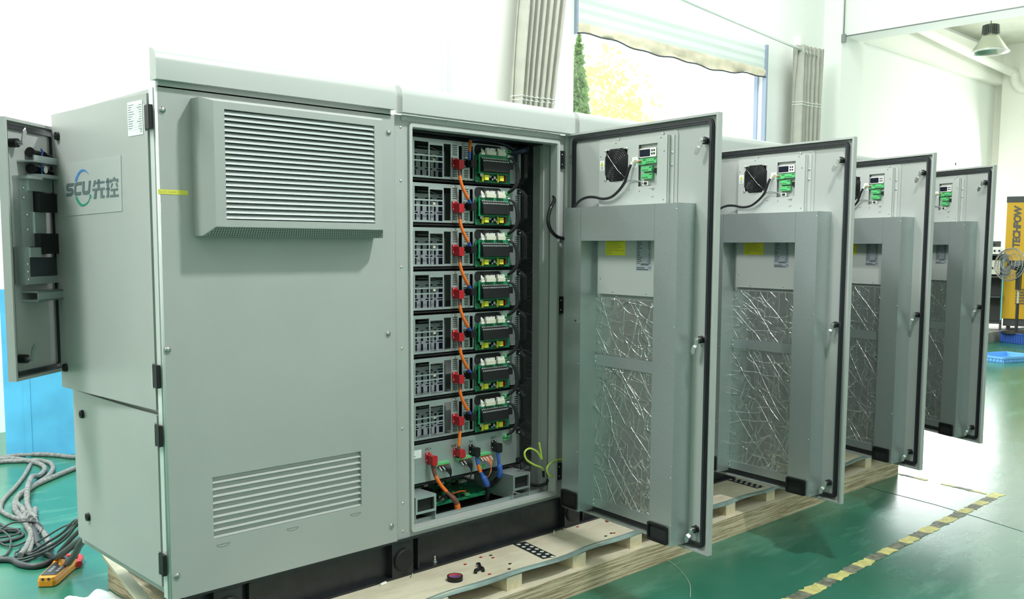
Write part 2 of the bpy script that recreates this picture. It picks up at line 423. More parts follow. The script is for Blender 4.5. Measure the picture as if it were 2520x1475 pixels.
# pipes
tag(MB().tube([(6.36, 5.93, 8), (6.34, 5.93, 3.6), (6.30, 5.93, ZF)], .035, 10).build('conduit_pipe', mat('conduit', (.62, .68, .64), .5)), 'thin vertical conduit on the wall left of the curtain', 'pipe')
tag(MB().tube(smooth([(17.0, 5.55, 6.22), (21, 5.55, 6.02), (24.6, 5.5, 5.88), (24.95, 5.45, 5.85), (24.98, 5.4, 5.6), (25.0, 5.2, 5.42), (25.02, 4.6, 5.42), (25.05, 1.0, 5.45)], 5), .10, 12).build('drain_pipe', walln), 'fat white pipe bending around the far room corner under the ceiling', 'pipe')
tag(MB().tube(smooth([(25.05, 5.0, 4.62), (25.05, 5.12, 4.66), (25.05, 5.1, 4.8), (25.05, 4.8, 4.83), (25.05, 2.5, 4.86)], 5), .045, 8).build('hooked_pipe', mat('grey_pipe', (.40, .42, .40), .4, .5)), 'thin grey hooked pipe on the far right wall', 'pipe')
tag(MB().box(16.02, 5.55, 5.30, 16.10, 5.62, 5.45).tube([(16.04, 5.58, 8.0), (16.04, 5.58, 5.4)], .012, 6).tube([(16.1, 5.58, 5.42), (16.1, -4, 5.42)], .012, 6).build('cable_bracket', mat('grey_bracket', (.25, .27, .26), .5)), 'grey cable clamp at the foot of the beam on the column', 'bracket')
# high-bay lamp
lp = empty('high_bay_lamp', (17.92, 3.56, 5.095), label='conical high-bay lamp hanging on a chain from the far ceiling', cat='lamp')
mb = MB(); n = 40
prof = [(.085, .27), (.10, .25), (.165, .15), (.245, .03), (.262, .0), (.25, .0), (.235, .03), (.155, .15), (.09, .24)]
vs = [(a*math.cos(2*PI*i/n), a*math.sin(2*PI*i/n), z) for a, z in prof for i in range(n)]
fs = [(k*n+i, k*n+(i+1)%n, (k+1)*n+(i+1)%n, (k+1)*n+i) for k in range(len(prof)-1) for i in range(n)]
mb.add(vs, fs, 0, True); mb.build('reflector', mat('reflector_metal', (.62, .64, .55), .25, .8), lp)
mb = MB(); mb.cyl((0,0,.25), (0,0,.40), .085, 24)
for i in range(28):
    a = 2*PI*i/28; c, s_ = math.cos(a), math.sin(a)
    mb.prism([(c*.08-s_*.003, s_*.08+c*.003, .26), (c*.125-s_*.003, s_*.125+c*.003, .26), (c*.115-s_*.003, s_*.115+c*.003, .39), (c*.08-s_*.003, s_*.08+c*.003, .40)], (s_*.006, -c*.006, 0))
mb.build('heat_sink', mat('grey_heat_sink', (.22, .23, .21), .5, .4), lp)
MB().tube([(.262*math.cos(2*PI*i/n), .262*math.sin(2*PI*i/n), 0) for i in range(n)], .010, 6, closed=True).build('rim', mat('bright_rim', (.9, .9, .88), .3), lp)
mb = MB()
lp.scale = (1.286,)*3
for i in range(8):
    z = .43+i*.10; a = (i % 2)*PI/2
    mb.tube([(.016*math.cos(t*PI/4)*math.cos(a), .016*math.cos(t*PI/4)*math.sin(a), z+.055*math.sin(t*PI/4)) for t in range(8)], .005, 5, closed=True)
mb.build('chain', mat('chain_steel', (.3, .3, .28), .5, .5), lp)

# trees outside
def tree(x, y, zc, rx, rz, n, m, label, trunk, cone=False, ls=.10):
    e = empty('conifer_tree' if cone else 'leafy_tree', (x, y, -1.5), label=label, cat='tree')
    mb = MB()
    for i in range(n):
        while 1:
            a, b, c = rnd.uniform(-1,1), rnd.uniform(-1,1), rnd.uniform(-1,1)
            if a*a+b*b+c*c < 1: break
        if cone: k = (1-c)/2*.9+.12; p = Vector((a*rx*k, b*rx*k, c*rz))
        else:
            p = Vector((a*rx, b*rx*.8, c*rz)); 
            q = math.sin(p.x*2.2+1)*math.sin(p.z*2.6)*math.sin(p.y*2+p.x)
            if q < -.05 : p *= .7
        d = Vector((rnd.gauss(0,1), rnd.gauss(0,1), rnd.gauss(0,1))).normalized(); u = d.orthogonal().normalized(); w = d.cross(u); l = ls*rnd.uniform(.6, 1.4)
        c0 = Vector((0, 0, zc+1.5))+p
        mb.add([c0-u*l, c0-w*l*.45, c0+u*l, c0+w*l*.45], [(0,1,2,3)], 0)
    mb.build('foliage', m, e)
    MB().cyl((0,0,0), (0,0,zc+1.5), .16, 8, r2=.05).build('trunk', trunk, e)
bark = mat('bark', (.12, .08, .05), .9)
def leafm(name, c):
    m = mat(name, c, .6); nt = m.node_tree; b = nt.nodes['Principled BSDF']
    tr = nt.nodes.new('ShaderNodeBsdfTranslucent'); tr.inputs['Color'].default_value = c+(1,)
    mx = nt.nodes.new('ShaderNodeMixShader'); mx.inputs['Fac'].default_value = .5
    nt.links.new(b.outputs[0], mx.inputs[1]); nt.links.new(tr.outputs[0], mx.inputs[2]); nt.links.new(mx.outputs[0], nt.nodes['Material Output'].inputs['Surface'])
    return m
tree(15.55, 12.0, 3.9, .62, 2.6, 2600, leafm('conifer_leaf', (.30, .48, .18)), 'slim dark green conifer seen at the left edge of the window', bark, True, .10)
tree(17.2, 12.6, 4.6, 1.75, 1.9, 1500, leafm('yellow_leaf', (.80, .84, .42)), 'yellow-green leafy tree outside behind the window', bark, False, .11)
# ------------------------------------------------------------------ far right machinery
plat = MB().box(15.6, 2.95, ZF, XR, 5.99, -.20)
struct(plat, 'trim_platform', mat('grey_concrete', (.32, .31, .28), .8, noise=(6, .15)))
mx0 = Vector((17.75, 3.05, -.2))
mc = empty('compressor_cabinet', (17.753, 3.045, -.20), rz=R(-74), label='tall yellow machine cabinet with dark vertical lettering at the far right', cat='machine')
ym = mat('yellow_enamel', (.62, .35, .008), .4); dk = mat('charcoal_panel', (.05, .055, .055), .5)
MB().box(0, 0, .22, 1.1, .9, 2.42).build('housing', ym, mc)
MB().box(-.01, -.01, 2.42, 1.12, .92, 2.53).build('top_cover', dk, mc)
MB().box(.03, .03, .08, 1.08, .88, .22).build('base', dk, mc)
mb = MB()
for k in range(6):
    for q in range(1): mb.box(.22, -.006, .50+k*.052, .62, .002, .535+k*.052)
mb.build('vent_grille', mat('vent_brown', (.16, .11, .04), .6), mc)
for xx in (.12, .98):
    MB().cyl((xx, .12, .0), (xx, .12, .09), .035, 10).build('foot', dk, mc)
text_mesh('TECHPOW', .165, Matrix.Translation((.19, -.004, 1.95)) @ Matrix.Rotation(PI/2, 4, 'X') @ Matrix.Rotation(PI/2, 4, 'Z'), mat('letter_grey', (.10, .09, .07), .5), mc, bold=.008, shear=.15, spacing=.92)

fn = empty('pedestal_fan', (17.22, 2.60, -.20), label='black pedestal fan standing before the yellow machine', cat='fan')
bk = mat('fan_black', (.02, .02, .022), .35)
def fp(q): return (Vector(q) if 0 else q)
MB().cyl((0,0,0), (0,0,.03), .26, 32, r2=.22).build('base', bk, fn)
MB().cyl((0,0,.03), (0,0,.55), .028, 12).build('pole', bk, fn)
MB().cyl((0,0,.55), (0,0,.82), .017, 12).build('pole_chrome', chrome, fn, label='chrome upper pole')
MB().prism([(-.05,-.03,.80), (.05,-.03,.80), (.07,-.03,1.10), (.02,-.03,1.18), (-.06,-.03,1.12)], (0,.07,0)).build('control_stem', bk, fn)
AX = Vector((-.88, .30, .12)).normalized(); hc = Vector((-.0, .0, 1.20))
MB().cyl(hc-AX*.05, hc+AX*.18, .085, 20, r2=.06).build('motor', bk, fn)
gu = AX.orthogonal().normalized(); gw = AX.cross(gu); gc = hc+AX*.20
mb = MB()
for rr, off in ((.225, 0), (.215, .035), (.18, .055), (.13, .065), (.08, .07), (.215, -.035), (.15, -.06)):
    mb.tube([gc+AX*off+(gu*math.cos(2*PI*i/36)+gw*math.sin(2*PI*i/36))*rr for i in range(36)], .0035 if rr < .22 else .009, 5, closed=True)
for i in range(36):
    a = 2*PI*i/36; d = gu*math.cos(a)+gw*math.sin(a)
    mb.tube([gc+AX*.07+d*.05, gc+AX*.06+d*.15, gc+AX*.03+d*.215, gc+d*.225, gc-AX*.035+d*.21, gc-AX*.06+d*.1], .0018, 4)
mb.build('guard', mat('guard_steel', (.35, .35, .33), .35, .7), fn)
mb = MB()
for k in range(3):
    a0 = k*2*PI/3+.4; P = []
    for i in range(7):
        a = a0+i*.16; rr = .19*math.sin(PI*(.18+.64*i/6))
        P.append(gc+(gu*math.cos(a)+gw*math.sin(a))*rr+AX*(.03-.01*i))
    c0 = gc
    mb.add([c0]+P+[c0+AX*.004]+[p+AX*.004 for p in P], [tuple(range(8)), tuple(range(15, 7, -1))]+[(i, i+1, i+9, i+8) for i in range(7)])
mb.build('blade', mat('smoked_blade', (.10, .11, .11), .3), fn)
for o_ in kids(fn):
    if o_.name.split('.')[0] in ('guard', 'blade', 'motor'): o_.scale = (1.32,)*3; o_.location = hc*(1-1.32)+Vector((0, 0, .03))
MB().tube(smooth([hc+Vector((0,-.03,-.05)), hc+Vector((-.16,-.05,-.25)), hc+Vector((-.12,-.04,-.42)), (-.02,-.03,.80)], 5), .006, 6).build('cord', bk, fn)

# instrument rack left of the machine
rk = empty('instrument_rack', (17.51, 3.41, -.2), rz=R(-72), label='black open shelf rack with instruments left of the yellow machine', cat='shelf')
mb = MB()
for zz in (.12, .62, 1.0, 1.42): mb.box(-.5, 0, zz, .43, .55, zz+.03)
for xx in (-.5, .39):
    for yy in (0, .51): mb.box(xx, yy, 0, xx+.04, yy+.04, 1.45)
mb.box(-.5, .52, .12, .43, .54, 1.45)
mb.build('frame', dk, rk)
MB().box(.405, -.012, .2, .425, -.001, 1.35).build('light_strip', mat('cyan_glass_edge', (.15, .62, .58), .3), rk)
for nm, (xa, za, xb, zb, m_) in {'meter_box': (.12, 1.46, .38, 1.58, white), 'display_unit': (-.3, 1.06, .36, 1.34, cream), 'power_supply': (-.2, 1.6, .35, 1.72, dk)}.items():
    t = empty(nm, rk.matrix_world.translation, label={'meter_box': 'small white meter box on top of the black rack', 'display_unit': 'cream instrument on the upper shelf of the black rack', 'power_supply': 'dark case topmost on the black rack'}[nm], cat='instrument')
    t.location = Vector((17.51, 3.41, -.2))+Matrix.Rotation(R(-72), 3, 'Z') @ Vector(((xa+xb)/2, .1, za if nm != 'power_supply' else 1.582)); t.rotation_euler = (0, 0, R(-72))
    w = xb-xa; h = zb-za-.012
    MB().box(-w/2, -.02, 0, w/2, .28, h).build('case', m_, t)
    mb = MB()
    for i in range(3): mb.cyl((-w*.3+i*w*.3, -.02, h*.45), (-w*.3+i*w*.3, -.04, h*.45), .018, 10)
    mb.build('knob', black, t)
def crate(loc, rz, sx, sy, h, m, label, nm='plastic_crate'):
    e = empty(nm, loc, rz, label=label, cat='crate')
    mb = MB(); mb.box(0, 0, 0, sx, sy, .01)
    for (a, b, c, d) in ((0,0,sx,.012), (0,sy-.012,sx,sy), (0,0,.012,sy), (sx-.012,0,sx,sy)): mb.box(a, b, 0, c, d, h)
    mb.box(-.015, -.015, h-.03, sx+.015, .015, h).box(-.015, sy-.015, h-.03, sx+.015, sy+.015, h).box(-.015, 0, h-.03, .015, sy, h).box(sx-.015, 0, h-.03, sx+.015, sy, h)
    for i in range(9): mb.box(-.01, .03+i*(sy-.06)/9, .02, 0, .05+i*(sy-.06)/9, h-.04); mb.box(.03+i*(sx-.06)/9, -.01, .02, .05+i*(sx-.06)/9, 0, h-.04)
    mb.build('body', m, e)
bcr = mat('blue_crate', (.035, .10, .38), .45); bcl = mat('sky_blue_crate', (.16, .42, .80), .45)
crate((16.9, 2.35, ZF), R(-30), .8, .6, .20, bcr, 'dark blue ribbed crate on the floor at the right edge')
crate((13.7, 1.62, ZF), R(-20), .8, .6, .09, bcl, 'flat light blue tray in the sunlit patch at the right edge', 'plastic_tray')

# blue board leaning behind the cabinet, floor tape
d = Vector((.47, -.21, 0)).normalized()
bb = MB(); A = Vector((.80, 4.83, ZF)); n_ = Vector((-d.y, d.x, 0))
bb.hexa([A, A+d*2.6, A+d*2.6+n_*.05, A+n_*.05], [A+Vector((0,0,1.36)), A+d*2.6+Vector((0,0,1.36)), A+d*2.6+n_*.05+Vector((0,0,1.36)), A+n_*.05+Vector((0,0,1.36))])
for q in (.14, 1.0, 1.9): bb.hexa([A+d*q-n_*.006, A+d*(q+.05)-n_*.006, A+d*(q+.05), A+d*q], [p+Vector((0,0,1.36)) for p in (A+d*q-n_*.006, A+d*(q+.05)-n_*.006, A+d*(q+.05), A+d*q)])
tag(bb.build('blue_partition', bluep), 'glossy blue board standing behind the left end of the cabinet', 'board')
mb = MB(); rr = random.Random(3)
def tapeseg(a, b, w, m):
    a = Vector(a); b = Vector(b); dd_ = (b-a).normalized(); nn = Vector((-dd_.y, dd_.x, 0))
    k = 5; top = []; bot = []
    for i in range(k+1):
        t = i/k; p = a+(b-a)*t
        top.append(p+nn*(w/2+rr.uniform(-.016, .004))); bot.append(p-nn*(w/2+rr.uniform(-.016, .004)))
    P = top+bot[::-1]; mb.add([(p.x, p.y, ZF+.0015) for p in P], [tuple(range(len(P)))], m)
TM = [mat('worn_yellow_tape', (.58, .53, .20), .6, noise=(30, .15)), mat('worn_black_tape', (.17, .175, .13), .6, noise=(30, .4))]
x = 2.2; i = 0
while x < 5.36:
    l = rr.uniform(.125, .16); tapeseg((x, -1.13+.01*x, 0), (x+l, -1.13+.01*(x+l), 0), .085, i % 2); x += l; i += 1
tag(mb.build('floor_marking_tape', TM), 'worn yellow and black hazard tape line running along the cabinet row on the green floor', 'tape', kind='stuff')
mb = MB(); y = -1.02; i = 0
while y < -.15:
    l = rr.uniform(.09, .13)
    if rr.random() < .8: tapeseg((5.42+.18*(y+1.08)/.9, y, 0), (5.42+.18*(y+l+1.08)/.9, y+l, 0), .05, i % 2)
    y += l; i += 1
tag(mb.build('floor_marking_tape', TM), 'torn remains of hazard tape crossing the floor from the tape corner to the pallet', 'tape', kind='stuff')

struct(MB().tube([(x, y, ZF-.0015) for x, y in [(5.01, -0.34), (4.89, -0.88), (4.78, -1.2), (4.66, -1.5)]], .0035, 5), 'trim_floor_joint', mat('joint_line', (.02, .08, .055), .6))
tag(MB().tube(smooth([(x, y, ZF+.002) for x, y in [(2.66, -0.32), (2.59, -0.45), (2.45, -0.62), (2.29, -0.74)]], 5), .0016, 5).build('loose_thread', mat('pale_thread_line', (.45, .55, .42), .6)), 'thin pale thread curling on the green floor before the first door', 'thread')
# ------------------------------------------------------------------ pallet, skid base
pl = empty('plywood_pallet', (.3, -.3, ZF), label='long plywood pallet of laminated layers under the cabinets', cat='pallet')
po = -Vector(pl.location)
PX0, PX1 = .27, 5.56
MB().box(PX0, -.335, ZF, PX1, 1.34, -.262).build('laminated_base', [plyedge], pl, loc=po)
MB().box(PX0, -.332, -.262, PX1, 1.34, -.2595).build('lower_deck', plytop, pl, loc=po)
mb = MB(); mb.box(PX0, -.285, -.195, PX1, 1.3, -.179); mb.build('top_deck', plytop, pl, loc=po)
# wavy edge strip
vs = []; fs = []; n = 120
for i in range(n+1):
    x = PX0+(PX1-PX0)*i/n; wv = .012*math.sin(x*6.3)+.008*math.sin(x*13)
    vs += [(x, -.278+wv*.8, -.1775), (x, -.300+wv, -.180), (x, -.305+wv, -.190-.004*math.sin(x*6.3))]
    if i:
        a = (i-1)*3; fs += [(a, a+3, a+4, a+1), (a+1, a+4, a+5, a+2)]
MB().add(vs, fs, 0, True).build('edge_strip', stripm, pl, loc=po, label='grey-green metal edge strip')
for k in range(12):
    x = .56+k*.452
    mb = MB(); mb.box(x, -.298, -.2595, x+.098, .0, -.212, 0).box(x, -.298, -.212, x+.098, .0, -.195, 1)
    mb.build('stringer_block', [plyvert, plytop], pl, loc=po)
    MB().box(x, .9, -.2595, x+.098, 1.3, -.195).build('stringer_block', plyvert, pl, loc=po)
# anti-slip strips lying on the deck
def pstrip(x, y, lab, ln=.27):
    e = empty('perforated_strip', (x, y, -.179), rz=R(-101), label=lab, cat='strip')
    mb = MB(); mb.box(0, 0, 0, ln, .075, .003, 0)
    for i in range(6):
        for j in range(2): mb.cyl((.025+i*.045+.02*j, .02+j*.036, .003), (.025+i*.045+.02*j, .02+j*.036, .0036), .011, 14, 1)
    mb.build('strip', [rubber, mat('white_dot', (.62, .62, .55), .7)], e)
pstrip(1.795, .005, 'black perforated strip on the pallet before the open cabinet')
pstrip(3.75, .02, 'black perforated strip on the pallet under the second door')

sk = empty('skid_base', (0, 0, -.178), label='black steel skid frame carrying the whole cabinet row', cat='frame')
so = -Vector(sk.location)
XE = 5.98
MB().box(.06, .0, -.010, XE, .12, -.001).box(.06, .045, -.17, XE, .052, -.01).box(.06, .005, -.178, XE, .12, -.168).box(.75, .84, -.178, XE, .95, -.001).box(.9, .1, -.1, .96, .9, -.001).box(3.2, .1, -.1, 3.26, .9, -.001).build('channel_rail', blackp, sk, loc=so)
for xx in (.24, 1.10, 2.25, 3.35, 4.5, 5.7):
    MB().box(xx-.065, .006, -.177, xx+.055, .045, -.011).build('lug_plate', blackp, sk, loc=so)
    MB().cyl((xx-.003, .008, -.096), (xx-.003, -.004, -.096), .052, 32).cyl((xx-.003, -.004, -.096), (xx-.003, -.007, -.096), .048, 32, r2=.044).build('round_cap', black, sk, loc=so)
    MB().prism([(xx+.09, .045, -.168), (xx+.096, .045, -.168), (xx+.096, .045, -.02), (xx+.09, .045, -.02)], (0, -.03, 0)).build('rib', blackp, sk, loc=so)
def bolt(x, y, z, lab, big=True, tilt=0):
    e = empty('bolt', (x, y, z), label=lab, cat='bolt'); e.rotation_euler = (0, tilt, 0)
    s_ = 1 if big else .55
    MB().cyl((0,0,0), (0,0,.003*s_), .014*s_, 20).build('washer', chrome, e)
    MB().cyl((0,0,.003*s_), (0,0,.013*s_), .0105*s_, 6).build('nut', chrome, e)
    MB().cyl((0,0,.013*s_), (0,0,.032*s_), .006*s_, 12).build('shank', chrome, e)
bolt(1.315, .045, -.168, 'upright bolt and nut on the black skid flange below the open cabinet')
bolt(1.125, -.02, -.179, 'small screw on the pallet beside the round cap under the louvred panel', False, .35)
bolt(2.08, -.012, -.179, 'small bolt on the pallet edge left of the open door', False, .2)
bolt(2.16, -.015, -.179, 'small bolt nearest the open door hinge on the pallet', False, -.3)
tag(MB().cyl((.95, -.02, -.172), (.985, -.012, -.172), .007, 10).build('white_plug', white), 'tiny white plug on the pallet below the louvred panel', 'plug')
# tape roll
tr = empty('tape_roll', (1.243, -.187, -.179), label='roll of black electrical tape on the pallet', cat='tape')
n = 40
def ring(mb, r0, r1, z0, z1, m=0):
    vs = [(r_*math.cos(2*PI*i/n), r_*math.sin(2*PI*i/n), z) for r_, z in ((r0, z0), (r1, z0), (r1, z1), (r0, z1)) for i in range(n)]
    mb.add(vs, [(k*n+i, k*n+(i+1)%n, ((k+1)%4)*n+(i+1)%n, ((k+1)%4)*n+i) for k in range(4) for i in range(n)], m, False); return mb
ring(MB(), .029, .036, 0, .022).build('tape', black, tr)
ring(MB(), .0275, .029, 0, .022).build('core', [mat('core_card', (.62, .08, .09), .5)], tr, label='red and blue printed cardboard core')
ring(MB(), .0270, .0276, .006, .013).build('core_band', [mat('core_blue', (.10, .12, .55), .5)], tr)
# black boot scrap
bs = empty('cable_boot', (1.41, -.165, -.179), rz=.3, label='torn black rubber boot on the pallet', cat='scrap')
mb = MB(); mb.tube(smooth([(-.05,-.012,.006), (-.03,0,.01), (-.005,-.005,.009)], 4), .008, 8, radii=None)
mb.tube(smooth([(-.012,-.03,.007), (.008,-.015,.010), (.02,.005,.009), (.05,.03,.012)], 4), .008, 8)
mb.tube([(.05+.012*math.cos(t), .034+.008*math.sin(t), .012) for t in [i*PI/5 for i in range(10)]], .0025, 6, closed=True)
mb.build('boot', black, bs)
k = 0
for nm, m_, pts in (('red_plastic_chip', red, [(1.54,-.035),(1.577,-.08),(1.416,-.059),(1.41,-.238),(2.45,-.071),(2.317,-.228),(2.26,-.02)]), ('black_plastic_chip', black, [(1.577,-.199),(1.525,-.25),(1.595,-.047),(2.455,-.056),(2.305,-.219),(2.245,-.231)])):
    places = {(1.54,-.035): 'between the tape roll and the perforated strip', (1.577,-.08): 'just left of the perforated strip', (1.416,-.059): 'near the skid behind the torn boot', (1.41,-.238): 'in front of the torn boot', (2.45,-.071): 'farthest back beneath the first door', (2.317,-.228): 'beneath the first open door near the edge', (2.26,-.02): 'against the skid left of the first door',
      (1.577,-.199): 'midway between boot and perforated strip', (1.525,-.25): 'near the front edge right of the boot', (1.595,-.047): 'behind the red chips by the skid', (2.455,-.056): 'farthest back beneath the first door', (2.305,-.219): 'touching the red chip under the first door', (2.245,-.231): 'leftmost under the first door near the edge'}
    for (x, y) in pts:
        a = rnd.uniform(0, 6); P = [(x+.010*math.cos(a+t)*(1.2 if j % 2 else .7), y+.007*math.sin(a+t), -.1788) for j, t in enumerate([i*PI/3 for i in range(6)])]
        tag(MB().prism(P, (0, 0, .002)).build(nm, m_), '%s plastic scrap %s' % ('red' if nm[0] == 'r' else 'black', places[(x, y)]), 'scrap', 'plastic scraps on the pallet'); k += 1
#PART2
# ------------------------------------------------------------------ power cabinet (left end unit)
TOPZ = 1.90
def roof(mb, x0, x1, zb=1.912):
    prof = [(-.012, zb), (-.03, zb), (-.031, 1.985), (-.026, 2.008), (-.012, 2.024), (.004, 2.031), (.022, 2.031), (.022, zb)]
    n = len(prof)
    vs = [(x0, y, z) for y, z in prof]+[(x1, y, z) for y, z in prof]
    mb.add(vs, [(i, (i+1) % n, n+(i+1) % n, n+i) for i in (0, 5, 6, 7)]+[tuple(range(n)), tuple(range(2*n-1, n-1, -1))])
    mb.add(vs, [(i, (i+1) % n, n+(i+1) % n, n+i) for i in (1, 2, 3, 4)], 0, True)
    return mb
def screwhead(mb, p, d, r, m=0):
    mb.dome(p, d, r, m); d = Vector(d); p = Vector(p)+d*r*.56
    u = d.orthogonal().normalized(); w = d.cross(u)
    return mb
pc = empty('power_cabinet', (0, 0, 0), label='grey end cabinet with louvred hood and logo sticker on its side door', cat='cabinet')
MB().box(.02, .02, .0, 1.068, .955, TOPZ).build('cabinet_body', paint, pc)
MB().box(0, 0.0225, .0, .02, .055, 1.895).build('corner_post', glossp, pc)
MB().tube([(.007, .0075, .002), (.007, .0075, 1.898)], .0075, 16).build('corner_bead', glossp, pc)
roof(MB(), -.008, 1.048, 1.918).box(.01, .0, 1.895, 1.04, .02, 1.92).build('roof_panel', paintL, pc)
# front cover with the lower louvre opening
LX0, LX1, LZ0, LZ1 = .179, .868, .20, .443
mb = MB(); mb.plate(.007, 1.06, 0, 1.90, 0, .022, [(LX0, LZ0, LX1, LZ1)]); fpn = mb.build('front_panel', paint, pc)
mb = MB(); k = 9; pz = (LZ1-LZ0)/k
for i in range(k):
    z = LZ0+pz*i
    mb.prism([(LX0, .020, z+pz*.98), (LX0, .016, z+pz*.40), (LX0, .001, z+pz*.06), (LX0, .004, z+pz*.0), (LX0, .020, z+pz*.36), (LX0, .024, z+pz*.98)], (LX1-LX0, 0, 0))
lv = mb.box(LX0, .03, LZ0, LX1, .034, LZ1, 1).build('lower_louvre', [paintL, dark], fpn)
mb = MB()
for x in (.217, .524, .835):
    P = [(x-.028, -.0008, .173), (x+.028, -.0008, .173)]+[(x+.028*math.cos(t), -.0022, .173-.010*math.sin(t)) for t in [i*PI/8 for i in range(9)]]
    mb.tube([(x+.027*math.cos(i*PI/10), -.0002, .173-.011*math.sin(i*PI/10)) for i in range(11)], .0008, 4); mb.box(x-.027, -.0008, .1725, x+.027, .0002, .1737)
mb.build('pressed_tab', mat('groove_shadow', (.10, .13, .12), .7), fpn)
for x, z in ((.024, 1.815), (1.028, 1.822), (.017, .948), (1.017, .947), (.028, .09), (1.028, .077)):
    mb = MB(); mb.dome((x, 0, z), (0, -1, 0), .0125, 0, 16); mb.cyl((x, .0, z), (x, -.0012, z), .017, 20, 1); mb.build('panel_screw', [dull, paint], fpn)
tpn = MB().box(-.001, -.0012, 1.515, .112, .0, 1.532, 0)
for i, (a, b) in enumerate(((.004, .018), (.022, .028), (.04, .046), (.05, .066))): tpn.tube([(a, -.0014, 1.527-.004*(i % 2)), ((a+b)/2, -.0014, 1.521+.004*(i % 2)), (b, -.0014, 1.524)], .0006, 4, 1)
tpn.build('tape_strip', [tapey, mat('pencil', (.3, .3, .08), .6)], fpn, label='strip of yellow masking tape with faint handwriting')
# louvred hood
hd = MB()
B0 = [(.132, 0, 1.366), (.945, 0, 1.366), (.945, 0, 1.867), (.132, 0, 1.867)]
B1 = [(.132, -.066, 1.366), (.945, -.066, 1.366), (.945, -.066, 1.867), (.132, -.066, 1.867)]
B2 = [(.164, -.112, 1.400), (.912, -.112, 1.400), (.912, -.112, 1.852), (.164, -.112, 1.852)]
G = [(.206, -.112, 1.426), (.873, -.112, 1.426), (.873, -.112, 1.826), (.206, -.112, 1.826)]
G2 = [(x, -.092, z) for x, y, z in G]
vs = B0+B1+B2+G+G2; fs = []
for a in (0, 4, 8, 12):
    for i in range(4):
        j = (i+1) % 4
        if a == 4 and i == 0: continue       # underside slope carries the mesh
        fs.append((a+i, a+j, a+4+j, a+4+i))
fs.append((3, 2, 1, 0))
hd.add(vs, fs); hood = hd.build('louvre_hood', paint, pc)
mb = MB(); N = 20; gz0, gz1 = 1.428, 1.824; pz = (gz1-gz0)/N
for i in range(N):
    z = gz0+pz*i
    mb.prism([(.206, -.1105, z+pz*.06), (.206, -.1118, z+pz*.16), (.206, -.1105, z+pz*.26), (.206, -.0965, z+pz*.98), (.206, -.0950, z+pz*.90)], (.667, 0, 0))
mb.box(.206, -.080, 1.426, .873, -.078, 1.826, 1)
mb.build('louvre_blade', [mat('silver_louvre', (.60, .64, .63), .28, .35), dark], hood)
mb = MB(); mb.quad((.132, -.066, 1.366), (.945, -.066, 1.366), (.945, -.066, 1.366), (.132, -.066, 1.366)) if 0 else None
sd = Vector((0, -.046, .034)); su = sd.normalized(); L_ = sd.length
mb.add([B1[0], B1[1], B2[1], B2[0]], [(0, 1, 2, 3)], 1)
nrm = Vector((0, -su.z, su.y)) if 0 else Vector((0, -.59, -.80))
for j in range(5):
    for i in range(74):
        t = (j+.6)/5.4; xx = .15+t*.02+(.78-.03*t)*(i+(.5 if j % 2 else 0))/74
        c = Vector((xx, -.066, 1.366))+sd*t+nrm*.0006
        mb.add([c+Vector((.0036, 0, 0)), c+su*.0036, c-Vector((.0036, 0, 0)), c-su*.0036], [(0, 1, 2, 3)], 0)
mb.build('mesh_screen', [dark, paint], hood)
